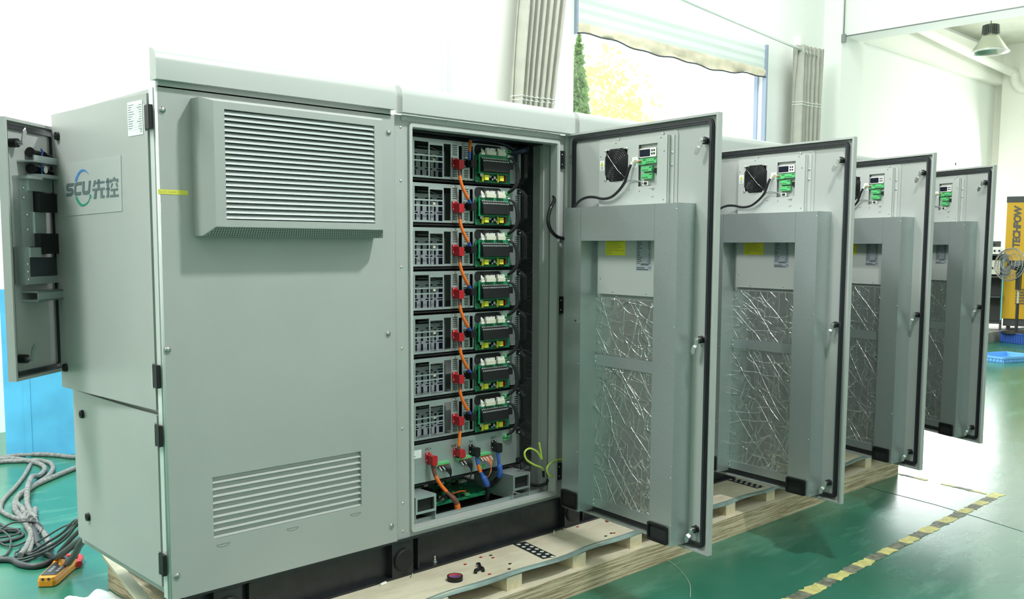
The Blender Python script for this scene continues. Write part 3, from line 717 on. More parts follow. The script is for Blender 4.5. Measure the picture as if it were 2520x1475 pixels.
# side doors
SA = 3.2
sdo = MB().box(0, -.022, .717, .853, 0, 1.879).build('side_door', paint, pc, loc=(-.003, .068, 0), rot=(0, 0, R(90+SA)), label='upper side door standing slightly ajar')
def lock(parent, x, z, y=0):
    MB().cyl((x, y, z), (x, y+.012, z), .0185, 22, r2=.0165).cyl((x, y+.012, z), (x, y+.014, z), .009, 12).box(x-.0015, y+.0142, z-.008, x+.0015, y+.0145, z+.008, 1).build('quarter_turn_lock', [black, dark], parent)
lock(sdo, .83-.04, 1.785); lock(sdo, .80-.0, .806)
LOGO = {'k':[[(0.6458,1.5849),(0.7068,1.5845),(0.7206,1.5787),(0.7239,1.5679),(0.7204,1.5578),(0.7054,1.5531),(0.6769,1.5538),(0.6729,1.5506),(0.6776,1.5459),(0.7239,1.5443),(0.7273,1.5316),(0.6788,1.5333),(0.6587,1.5393),(0.6533,1.5508),(0.6567,1.5608),(0.6715,1.565),(0.6999,1.5648),(0.704,1.568),(0.7015,1.5716),(0.6482,1.5736)],[(0.5692,1.5863),(0.6286,1.586),(0.6376,1.5807),(0.6479,1.5488),(0.6438,1.537),(0.6313,1.533),(0.5823,1.5343),(0.5782,1.5466),(0.6194,1.546),(0.6289,1.5499),(0.6227,1.5702),(0.6169,1.5735),(0.5715,1.5743)],[(0.5629,1.5864),(0.568,1.5441),(0.5632,1.536),(0.5488,1.5337),(0.5095,1.5345),(0.4966,1.5415),(0.4845,1.5873),(0.5028,1.5872),(0.5121,1.5509),(0.5165,1.5484),(0.5413,1.5481),(0.5473,1.5513),(0.542,1.5868)],[(0.4542,1.5865),(0.4401,1.5865),(0.4522,1.5625),(0.4684,1.5617)],[(0.424,1.5886),(0.4033,1.5888),(0.407,1.5547),(0.4248,1.5545)],[(0.4447,1.5798),(0.3616,1.581),(0.3623,1.5725),(0.4454,1.5717)],[(0.4731,1.5543),(0.3625,1.5555),(0.3632,1.547),(0.4738,1.5459)],[(0.4515,1.5469),(0.4315,1.547),(0.4402,1.5144),(0.4644,1.5143)],[(0.4017,1.5467),(0.382,1.5468),(0.3819,1.5246),(0.3662,1.5249),(0.367,1.5155),(0.4016,1.5149)],[(0.3423,1.5895),(0.3235,1.5895),(0.3263,1.5159),(0.3495,1.515),(0.3508,1.5235),(0.343,1.5241)],[(0.35,1.5805),(0.3153,1.5815),(0.316,1.5731),(0.3507,1.572)],[(0.3504,1.5516),(0.3184,1.5524),(0.3189,1.5453),(0.351,1.544)],[(0.2861,1.5903),(0.2691,1.5903),(0.2696,1.5836),(0.2866,1.5836)],[(0.3132,1.5836),(0.2434,1.5844),(0.2443,1.5717),(0.2612,1.5716),(0.2619,1.5766),(0.2986,1.5762),(0.2989,1.5715),(0.3142,1.5713)],[(0.3011,1.5679),(0.2878,1.568),(0.3004,1.5522),(0.3108,1.5521)],[(0.269,1.5677),(0.254,1.5679),(0.2476,1.553),(0.2589,1.5527)],[(0.3111,1.5475),(0.248,1.548),(0.2486,1.5401),(0.3118,1.5395)],[(0.2881,1.5399),(0.273,1.5402),(0.2742,1.5251),(0.2893,1.5248)],[(0.316,1.524),(0.2434,1.5249),(0.2441,1.5166),(0.3167,1.5156)]],'b':[[(0.6366,1.5913),(0.6268,1.6052),(0.6017,1.6236),(0.5796,1.6339),(0.5543,1.6358),(0.5298,1.6314),(0.5102,1.6208),(0.4987,1.6106),(0.5085,1.6163),(0.5303,1.6261),(0.5508,1.6284),(0.5742,1.624),(0.5941,1.6143),(0.6078,1.6025),(0.6153,1.5904)]],'g':[[(0.636,1.5286),(0.6189,1.5284),(0.6093,1.517),(0.5954,1.5059),(0.5752,1.4965),(0.5522,1.4958),(0.5289,1.5013),(0.5117,1.5088),(0.5005,1.5198),(0.5014,1.533),(0.4851,1.5324),(0.4879,1.5238),(0.4814,1.5192),(0.4944,1.5196),(0.5122,1.5026),(0.5338,1.4927),(0.5676,1.4874),(0.5926,1.4907),(0.6128,1.5011),(0.6286,1.5159)]],'s':[[(0.7232,1.6667),(0.2164,1.6713),(0.2213,1.46),(0.7575,1.4501)]]}
st = MB()
LY = .0022
def lp2(q): return (q[0], 0, q[1])
S_ = LOGO['s'][0]
st.prism([(x, .0004, z) for x, z in S_], (0, .0012, 0))
stk = st.build('logo_sticker', mat('clear_film', (.395, .42, .405), .30, spec=.6), sdo)
mb = MB()
for p in LOGO['k']: mb.prism([(x, LY, z) for x, z in p], (0, .0006, 0), 0)
for p in LOGO['b']: mb.prism([(x, LY, z) for x, z in p], (0, .0006, 0), 1)
for p in LOGO['g']: mb.prism([(x, LY, z) for x, z in p], (0, .0006, 0), 2)
mb.build('logo_print', [mat('logo_grey', (.10, .14, .15), .5), mat('logo_blue', (.06, .20, .48), .5), mat('logo_green', (.02, .26, .16), .5)], sdo, label='company emblem: dark grey letters in a blue and green ring')
mb = MB(); LX = (.032, .150); LZ = (1.735, 1.859)
mb.box(LX[0], .0004, LZ[0], LX[1], .0014, LZ[1], 0)
for i in range(11):
    z = 1.850-.0085*i-.004; a = rnd.uniform(.02, .05)
    mb.box(.145-a, .0014, z, .145, .0018, z+.0026, 1); b = rnd.uniform(.015, .04)
    mb.box(.038, .0014, z-.004, .038+b, .0018, z-.0015, 1); mb.box(.038, .0014, z-.0058, .145, .0017, z-.0054, 1)
mb.build('rating_label', [wht, mat('fine_print', (.22, .26, .28), .6)], sdo, label='white rating plate with small print')
text_mesh('CE', .016, Matrix.Translation((.046, .0016, 1.748)) @ Matrix(((-1,0,0,0),(0,0,1,0),(0,1,0,0),(0,0,0,1))), mat('fine_print', (.22, .26, .28), .6), sdo, name='ce_mark')
lsd = MB().box(0, -.022, .038, .865, 0, .698).build('side_door', paint, pc, loc=(-.003, .066, 0), rot=(0, 0, R(90)), label='lower side door, closed')
lock(lsd, .82-.066, .604); lock(lsd, .795-.066, .156)
def hinge_part(parent, y, z, h=.085):
    M_ = Matrix.Translation((-.004, y, z))
    MB(M_).box(-.013, -.026, 0, .0, .018, h, 0).box(-.015, -.024, -.001, -.012, -.008, h+.001, 0).box(-.012, .018, -.003, -.002, .024, h+.003, 1).cyl((-.008, .024, -.006), (-.008, .024, h+.006), .004, 10, 1).build('hinge', [black, chrome], parent)
for z in (1.748, .806): hinge_part(pc, .042, z)
for z in (.588, .096): hinge_part(pc, .038, z, .078)
# rear leaf swung out, its inside facing the viewer
ML = Matrix(((.7507, -.6606, 0, -.293), (.6606, .7507, 0, .72), (0, 0, 1, 0), (0, 0, 0, 1)))
RW = .385
rl_ = MB(ML).box(0, .024, .783, RW, .03, 1.830).box(0, -.004, .783, .012, .024, 1.830).box(.012, -.004, 1.818, RW, .024, 1.83).box(.012, -.004, .783, RW, .024, .795).box(RW-.012, -.004, .795, RW, .024, 1.818).build('rear_door', paint, pc, label='rear side door swung outwards with equipment inside')
o_ = rrect(.024, .80, RW-.02, 1.808, .02); i_ = rrect(.040, .816, RW-.036, 1.790, .012)
mb = MB(ML); rframe(mb, o_, i_, .012, .024); mb.build('gasket', rubber, rl_)
for z, up in ((1.735, 1), (.868, 1)):
    MB(ML).cyl((.07, .024, z), (.07, -.01, z), .018, 16, 1).cyl((.07, -.01, z), (.07, -.035, z), .009, 12, 0).prism([(.062, -.028, z-.01), (.08, -.028, z-.01), (.104, -.028, z+.045), (.098, -.028, z+.062), (.082, -.028, z+.05)], (0, .004, 0)).build('cam_latch', [chrome, black], rl_)
MB(ML).box(.11, -.05, 1.665, RW-.05, .024, 1.672).box(.11, -.052, 1.672, RW-.05, -.046, 1.692).build('shelf_bracket', galvm, rl_)
MB(ML).box(.10, -.05, 1.135, RW-.05, .024, 1.142).box(.10, -.05, 1.10, RW-.05, .024, 1.107).box(.10, -.05, 1.10, RW-.05, -.046, 1.142).build('square_tube', galvm, rl_)
MB(ML).box(.075, -.05, 1.595, .165, .02, 1.607).box(.165, -.05, 1.605, .31, .02, 1.62).build('shelf_bracket', galvm, rl_)
mb = MB(ML); mb.box(.077, -.005, 1.322, .165, .024, 1.60).box(.13, -.012, 1.55, .30, .02, 1.605, 0).box(.165, -.010, 1.378, .245, .02, 1.465).box(.06, -.025, 1.17, .092, .02, 1.322).box(.092, -.02, 1.17, RW-.02, .02, 1.20).box(.092, -.03, 1.28, .17, .02, 1.32)
mb.build('mounting_plate', galvm, rl_)
MB(ML).box(.172, -.03, 1.467, .31, .02, 1.545).build('breaker', black, rl_)
MB(ML).box(.165, -.03, 1.293, .31, .02, 1.378).build('breaker', black, rl_)
MB(ML).box(.10, -.01, 1.20, .31, .02, 1.278).build('breaker', mat('dark_grey_box', (.04, .05, .06), .5), rl_)
for t, z in ((.165, 1.708), (.165, 1.642), (.255, 1.70), (.255, 1.635)):
    MB(ML).cyl((t, .0, z), (t+.012, .0, z), .021, 14, r2=.018).cyl((t, .0, z), (t+.075, .0, z-.003), .013, 12).build('cable_gland', black, rl_)
MB(ML).tube(smooth([(.212, -.02, 1.725), (.222, -.02, 1.715), (.214, -.02, 1.69), (.205, -.025, 1.66), (.212, -.02, 1.63), (.215, -.02, 1.61)], 4), .004, 6).build('cable_tie', blue, rl_)
MB(ML).cyl((.222, -.03, 1.640), (.222, -.032, 1.640), .014, 16).build('round_tag', white, rl_)
for t, z in ((.077, 1.252), (.077, 1.222), (.077, 1.190), (.118, 1.452), (.118, 1.392), (.10, 1.56), (.10, 1.52)): MB(ML).dome((t, -.026 if t < .09 else -.007, z), (-.66*0, -1, 0), .006).build('rivet', chrome, rl_)

# ------------------------------------------------------------------ battery cabinets
HX, S, WD = 2.15262, 1.24923, 1.03772
DZ0, DZ1 = -.0367, 1.9085
def battery_cabinet(left, right, name_label):
    """local origin at the door hinge; opening from -1.01 to -.035"""
    e = empty('battery_cabinet', (HX, 0, 0), label=name_label, cat='cabinet')
    ox0, ox1, oz0, oz1 = -1.0095, -.0355, .0195, 1.875
    mb = MB()
    mb.box(left, .017, 0, left+.02, .955, 1.90).box(right-.02, .017, 0, right, .955, 1.90).box(left+.02, .935, 0, right-.02, .955, 1.90).box(left+.02, .017, 1.88, right-.02, .955, 1.90).box(left+.02, .43, 0, right-.02, .955, .02)
    mb.box(ox1, .017, .02, ox1+.008, .06, 1.88).box(ox0-.008, .017, .02, ox0, .06, 1.88).box(ox0, .017, 1.872, ox1, .06, 1.88).box(ox0, .017, .004, ox1, .06, .028)
    mb.box(ox0, .06, .004, ox1, .075, .028).box(left+.02, .12, .004, ox0+.14, .44, .02).box(ox1-.14, .12, .004, right-.02, .44, .02)
    mb.box(ox1-.015, .065, .02, ox1+.03, .125, 1.872).box(ox1+.005, .14, .02, ox1+.03, .20, 1.872).box(ox1-.02, .10, .02, ox1-.005, .125, 1.872)
    mb.build('cabinet_body', paint, e)
    # front frame plate with rounded opening and raised lip
    mb = MB(); mb.plate(left, right, -.0, 1.905, .012, .017, [(ox0+.03, oz0+.03, ox1-.03, oz1-.03)])
    o = rrect(ox0, oz0, ox1, oz1, .018); i = rrect(ox0+.016, oz0+.016, ox1-.016, oz1-.016, .006)
    mb2 = MB(); mb2.plate(left, right, -.0, 1.905, .012, .017, [(ox0+.004, oz0+.004, ox1-.004, oz1-.004)])
    ff = mb2.build('front_frame', paint, e)
    mb = MB(); rframe(mb, o, i, -.0, .014)
    # drip bevel: slim inner return
    i2 = rrect(ox0+.019, oz0+.019, ox1-.019, oz1-.019, .005); rframe(mb, i, i2, .004, .05)
    mb.build('opening_lip', paintL, e)
    mb = MB(); mb.prism(rrect(left+.035, 1.882, right-.085, 1.908, .006, 4, .0085), (0, .004, 0)); ff2 = mb.build('header_plate', paintL, e)
    for z in (1.853, 1.62, 1.24, .875, .51, .165, -.0+.035):
        MB().dome((left+.032, .012, z+.0), (0, -1, 0), .0065).build('frame_screw', chrome, e); MB().dome((right-.040, .012, z), (0, -1, 0), .0055).build('frame_screw', chrome, e)
    for x in (left+.055, left+.30, left+.62, left+.89, right-.11): MB().dome((x, .0085, 1.895), (0, -1, 0), .004).build('frame_screw', chrome, e)
    roof(MB(), left+.012, right-.018).build('roof_panel', paintL, e)
    MB().box(right-.024, .20, .03, right-.021, .93, 1.87).build('foil_lining', foilm, e)
    MB().box(left+.021, .20, .03, left+.024, .93, 1.87).build('foil_lining', foilm, e)
    for z in (1.735, .985, .10): MB().box(-.034, .000, z, -.006, .012, z+.09, 0).cyl((-.006, .002, z+.0), (-.006, .002, z+.09), .005, 8, 0).dome((-.02, .0, z+.07), (0, -1, 0), .004, 1).dome((-.02, .0, z+.02), (0, -1, 0), .004, 1).build('hinge', [black, chrome], e)
    return e
bc1 = battery_cabinet(-1.083, .060, 'open battery cabinet with seven modules and orange cables')

MD = Matrix.Scale(-1, 4, (1, 0, 0))
def D(): return MB(MD)
TXD = Matrix(((-1,0,0,0),(0,0,1,0),(0,1,0,0),(0,0,0,1)))
def dtext(s, n, z, body, size, m, parent, **k): return text_mesh(body, size, Matrix.Translation((-s, n, z)) @ TXD, m, parent, **k)
def make_door(parent):
    mb = D(); t = .010
    mb.box(0, -.028, DZ0, WD, -.024, DZ1)
    mb.box(0, -.024, DZ0, t, 0, DZ1).box(WD-t, -.024, DZ0, WD, 0, DZ1).box(t, -.024, DZ1-t, WD-t, 0, DZ1).box(t, -.024, DZ0, WD-t, 0, DZ0+t)
    d = mb.build('door', paint, parent, rot=(0, 0, R(81.57)), label='door swung open with ducts and cooling unit inside')
    o = rrect(.042, -.018, 1.0, 1.889, .028); i = rrect(.063, .003, .979, 1.868, .012)
    mb = D(); rframe(mb, o, i, -.024, -.012)
    o2 = rrect(.047, -.013, .995, 1.884, .024); i2 = rrect(.054, -.006, .988, 1.877, .018); rframe(mb, o2, i2, -.012, -.009)
    mb.build('gasket', rubber, d)
    # drilled drain strip
    mb = D(); mb.box(.12, -.020, DZ0+t, .98, -.004, DZ0+t+.001, 0)
    for q in range(24): mb.cyl((.14+q*.035, -.012, DZ0+t+.001), (.14+q*.035, -.012, DZ0+t+.0014), .0022, 8, 1)
    mb.build('drain_strip', [paintL, dark], d)
    for z in (1.795, .925, .062):
        s = .957 if z > .1 else .948
        ang = {1.795: .45, .925: .32, .062: .42}[z]
        mb = D(); mb.cyl((s, -.024, z), (s, -.020, z), .022, 6, 0).cyl((s, -.020, z), (s, -.004, z), .0165, 18, 1).cyl((s, -.004, z), (s, .016, z), .0115, 16, 0).cyl((s, .016, z), (s, .019, z), .006, 8, 0)
        ca, sa = math.cos(ang), math.sin(ang)
        def q(a, b, n_): return (s-(b*sa+a*ca)*1.0, n_, z-(b*ca-a*sa))
        mb.hexa([q(-.009, -.004, .008), q(.009, -.004, .008), q(.009, .026, .008), q(-.009, .026, .008)], [q(-.009, -.004, .011), q(.009, -.004, .011), q(.009, .026, .011), q(-.009, .026, .011)])
        mb.hexa([q(-.009, .026, .008), q(.009, .026, .008), q(.010, .034, .016), q(-.010, .034, .016)], [q(-.009, .026, .011), q(.009, .026, .011), q(.010, .034, .019), q(-.010, .034, .019)])
        mb.prism([q(-.011, .034, .016), q(.011, .034, .016), q(.012, .058, .016), q(.004, .068, .016), q(-.004, .068, .016), q(-.012, .058, .016)], (0, .003, 0))
        mb.build('cam_latch', [chrome, black], d)
    # hinge bolts
    each('hinge_bolt', mat('dull_zinc', (.35, .36, .36), .4, .8), d, [((.022, -.024, z), (0, 1, 0), .009) for z in (1.80, 1.768, 1.03, 1.0, .16, .13)], MD)
    # cooling unit
    mb = D(); P = rrect(.238, 1.08, .785, 1.862, .022, 5, -.024); mb.prism([(x, y, z) for x, y, z in P], (0, .003, 0)); mb.build('backing_plate', paint, d)
    RC = (.546, 1.617, .670, 1.810)
    mb = D(); mb.plate(.266, .734, 1.102, 1.841, -.007, -.004, [RC, (.316, 1.659, .469, 1.801)]); mb.box(.266, -.021, 1.102, .269, -.007, 1.841).box(.731, -.021, 1.102, .734, -.007, 1.841).box(.269, -.021, 1.838, .731, -.007, 1.841).box(.269, -.021, 1.102, .731, -.007, 1.105)
    mb.box(.736, -.021, 1.102, .742, -.008, 1.838).box(.742, -.021, 1.102, .764, -.018, 1.838)
    mb.box(RC[0], -.0195, RC[1], RC[2], -.018, RC[3], 0)
    ac = mb.build('cooling_unit', paintL, d)
    # fan
    x0, x1, z0, z1 = .311, .474, 1.650, 1.806; c = .036
    mb = D(); oc = [(x0+c, z0), (x1-c, z0), (x1, z0+c), (x1, z1-c), (x1-c, z1), (x0+c, z1), (x0, z1-c), (x0, z0+c)]
    mb.prism([(x, -.015, z) for x, z in oc], (0, .0125, 0)); mb.build('fan_housing', black, d)
    fc = Vector((.3925, 0, 1.728))
    mb = D()
    for k in range(1, 9): mb.tube([fc+Vector((.0094*k*math.cos(t), .0+.012*math.cos(k/9*PI/2), .0094*k*math.sin(t))) for t in [j*2*PI/40 for j in range(40)]], .0013, 5, closed=True)
    mb.build('fan_guard', mat('black_wire', (.06, .065, .07), .18, .8), d)
    mb = D(); mb.tube([(.322, .004, 1.795), fc+Vector((-.03, .013, .03)), fc+Vector((.03, .013, -.03)), (.462, .004, 1.664)], .0009, 6); mb.build('guard_stay', chrome, d)
    each('fan_screw', chrome, d, [((x, -.002, z), (0, 1, 0), .0068) for x, z in ((.316, 1.800), (.466, 1.801), (.314, 1.659), (.466, 1.661))], MD)
    each('panel_screw', mat('dark_zinc', (.22, .23, .23), .5, .7), d, [((x, -.004, z), (0, 1, 0), .0036) for x, z in ((.386, 1.832), (.692, 1.832), (.276, 1.775), (.714, 1.77), (.556, 1.596), (.646, 1.598), (.714, 1.55), (.285, 1.175), (.378, 1.112), (.612, 1.112))], MD)
    each('mounting_bolt', chrome, d, [((x, -.018, z), (0, 1, 0), .007) for x, z in ((.753, 1.760), (.753, 1.705), (.388, 1.850), (.690, 1.850))]+[((x, -.0115, z), (0, 1, 0), .006) for x, z in ((.247, .779), (.247, .757), (.247, .042), (.247, .020))]+[((x, -.0215, 1.092), (0, 1, 0), .006) for x in (.384, .74)], MD)
    # controller and terminals in the recess
    mb = D(); mb.box(.555, -.018, 1.749, .664, -.001, 1.7905, 0).prism(rrect(.557, 1.753, .626, 1.786, .003, 3, -.001), (0, .0006, 0), 1)
    for a in (.634, .648):
        for b in (1.774, 1.759): mb.box(a, -.001, b, a+.009, -.0002, b+.009, 1)
    mb.build('digital_controller', [white, screen], d)
    for a, b, c_, e_, np_ in ((.551, 1.717, .597, 1.744, 2), (.599, 1.720, .668, 1.745, 6), (.569, 1.684, .638, 1.709, 5), (.570, 1.650, .639, 1.6755, 5)):
        mb = D(); mb.box(a, -.018, b, c_, -.003, e_, 0).box(a, -.003, b, c_, .0, b+.011, 0)
        for q_ in range(np_): mb.box(a+.006+q_*.0085, .0, b+.004, a+.010+q_*.0085, .0004, b+.009, 1)
        mb.cyl((c_-.006, -.003, e_-.006), (c_-.006, -.0022, e_-.006), .003, 8, 1).box(c_-.018, -.003, e_-.009, c_-.011, -.0024, e_-.004, 1)
        mb.build('terminal_block', [green, dark], d)
    D().cyl((.657, -.018, 1.685), (.657, -.006, 1.685), .0125, 20).build('round_grommet', black, d)
    mb = D(); mb.box(.575, -.018, 1.620, .612, -.004, 1.639, 0).box(.585, -.004, 1.623, .606, -.0036, 1.636, 1).build('data_socket', [white, dark], d)
    for a, b, c_, e_ in ((.504, 1.709, .538, 1.756), (.272, 1.708, .303, 1.755)):
        mb = D(); mb.box(a, -.0042, b, c_, -.0034, e_, 0).prism([(a+.006, -.0034, b+.022), (c_-.006, -.0034, b+.022), ((a+c_)/2, -.0034, e_-.006)], (0, .0003, 0), 1).prism([(a+.004, -.0036, b+.0205), (c_-.004, -.0036, b+.0205), ((a+c_)/2, -.0036, e_-.003)], (0, .0002, 0), 2)
        m_ = (a+c_)/2
        mb.prism([(m_+.002, -.0031, e_-.011), (m_-.003, -.0031, e_-.019), (m_, -.0031, e_-.019), (m_-.002, -.0031, b+.024), (m_+.003, -.0031, e_-.017), (m_, -.0031, e_-.017)], (0, .0002, 0), 2)
        for q_ in range(3): mb.box(a+.006, -.0034, b+.004+q_*.005, c_-.006, -.0032, b+.006+q_*.005, 2)
        mb.build('warning_label', [wht, ylab, ink], d)
    # small pale clips
    mb = D(); mb.box(.475, -.004, 1.604, .488, -.001, 1.609).box(.635, -.004, 1.566, .650, -.001, 1.571).box(.628, -.004, 1.604, .655, -.001, 1.612); mb.build('cable_clip', paintL, d)
    # cables
    mb = D(); mb.tube(smooth([(.510, .010, 1.722), (.500, .016, 1.695), (.487, .018, 1.66), (.470, .018, 1.632), (.43, .016, 1.600), (.38, .016, 1.574), (.32, .016, 1.568), (.262, .018, 1.578), (.212, .022, 1.580), (.170, .030, 1.568), (.140, .04, 1.542), (.12, .045, 1.50)], 5), .0068, 8)
    mb.build('cable_loom', black, d)
    mb = D(); mb.tube(smooth([(.508, .010, 1.718), (.512, .006, 1.732), (.53, .004, 1.738), (.556, .004, 1.734)], 5), .0028, 6, 0).tube(smooth([(.512, .010, 1.718), (.518, .008, 1.730), (.535, .007, 1.7415), (.556, .005, 1.740)], 5), .0028, 6, 0).cyl((.556, .004, 1.734), (.568, .003, 1.733), .0035, 8, 1)
    mb.build('connector_wire', [wirew, mat('red_ferrule', (.55, .06, .04), .5)], d)
    mb = D(); mb.tube(smooth([(.470, .014, 1.628), (.486, .010, 1.644), (.515, .006, 1.650), (.55, .004, 1.645), (.582, .0, 1.632)], 5), .0026, 6); mb.build('signal_wire', mat('grey_wire', (.22, .24, .25), .5), d)
    # labels lower on the unit
    mb = D(); mb.box(.322, -.0042, 1.293, .464, -.0034, 1.40, 0)
    for q_ in range(10): mb.box(.328, -.0034, 1.300+q_*.0075, .328+rnd.uniform(.08, .13) if q_ > 1 else .37, -.0032, 1.3022+q_*.0075, 1)
    mb.build('yellow_notice', [ylab, mat('notice_print', (.32, .28, .05), .6)], d)
    mb = D(); mb.box(.541, -.0042, 1.222, .645, -.0034, 1.41, 0)
    for q_ in range(17):
        z = 1.397-q_*.0088; w_ = rnd.uniform(.015, .035); mb.box(.547, -.0034, z, .547+w_, -.0031, z+.003, 1); mb.box(.638-rnd.uniform(.005, .02), -.0034, z, .638, -.0031, z+.003, 1); mb.box(.547, -.0034, z-.0028, .638, -.0032, z-.0020, 1)
    for q_ in range(14): mb.box(.575+q_*.0038, -.0034, 1.247, .5772+q_*.0038, -.0030, 1.257, 1)
    mb.box(.546, -.0034, 1.234, .60, -.0030, 1.238, 1).box(.546, -.0034, 1.226, .625, -.0030, 1.230, 1)
    mb.build('rating_label', [lblgr, ink], d)
    dtext(.634, -.0030, 1.236, 'CE', .012, ink, d, name='ce_mark')
    # foil insulation, strips
    for za, zb in ((.798, 1.082), (.045, .742)):
        mb = D(); nx_, nz_ = 26, int((zb-za)/.02)
        r3 = random.Random(int(za*1000)); H = [[-.019+r3.uniform(-.0014, .0014) for i in range(nx_+1)] for j in range(nz_+1)]
        vs = [(.225+.545*i/nx_, H[j][i], za+(zb-za)*j/nz_) for j in range(nz_+1) for i in range(nx_+1)]
        mb.add(vs, [(j*(nx_+1)+i, j*(nx_+1)+i+1, (j+1)*(nx_+1)+i+1, (j+1)*(nx_+1)+i) for j in range(nz_) for i in range(nx_)], 0, True)
        mb.build('foil_panel', foilm, d)
    for za, zb, n_, m_ in ((.007, .054, -.0115, galvm), (.740, .796, -.0115, galvm), (1.083, 1.101, -.0215, mat('grey_steel', (.16, .18, .18), .5, .3))): D().box(.232, -.024, za, .77, n_, zb).build('cross_strip', m_, d)
    # air duct
    NF = .088
    mb = D(); mb.box(.112, -.024, -.008, .239, NF, 1.527).box(.2405, -.0, 1.363, .7545, NF-.0005, 1.527).box(.756, -.024, -.014, .898, NF, 1.527)
    mb.box(.240, NF-.003, .0, .243, NF, 1.363).box(.895, NF, -.014, .898, NF+.001, 1.527)
    du = mb.build('air_duct', galvm, d)
    for a, b, c_, e_ in ((.112, .0, .235, .087), (.752, -.013, .880, .073)):
        mb = D(); rframe(mb, rrect(a, b, c_, e_, .010), rrect(a+.011, b+.011, c_-.011, e_-.011, .006), NF, NF+.010)
        mb.prism(rrect(a+.010, b+.010, c_-.010, e_-.010, .006, 6, NF), (0, .0008, 0), 1); mb.build('duct_collar', [black, dark], d)
    each('rivet', chrome, d, [((x, NF, z), (0, 1, 0), .0035) for x, z in ((.890, 1.50), (.890, .98), (.890, .35), (.890, .08), (.230, .96), (.230, .75), (.230, .30), (.886, .30))], MD)
    each('duct_plug', black, d, [((.205, NF, .965), (0, 1, 0), .005)], MD)
    return d
door1 = make_door(bc1)
door1['label'] = 'door swung open with duct, cooling unit and foil inside'
# battery cabinets 2 to 4 : one built, the rest copied
bc2 = battery_cabinet(-1.186, .060, 'second battery cabinet of the row, hidden behind the nearest open door')
bc2.location.x = HX+S
def cp_door(src, parent, th):
    d = copy_tree(src, parent); d.rotation_euler = (0, 0, R(th)); return d
bc3 = copy_tree(bc2); bc3.location.x = HX+2*S; bc3['label'] = 'third battery cabinet, its open door just beyond the second one'
bc4 = copy_tree(bc2); bc4.location.x = HX+3*S; bc4['label'] = 'last battery cabinet at the far right end of the row'
cp_door(door1, bc2, 81.12); cp_door(door1, bc3, 72.55); cp_door(door1, bc4, 65.36)
for b in (bc1, bc2, bc3, bc4): b['group'] = 'battery cabinets joined in the row'

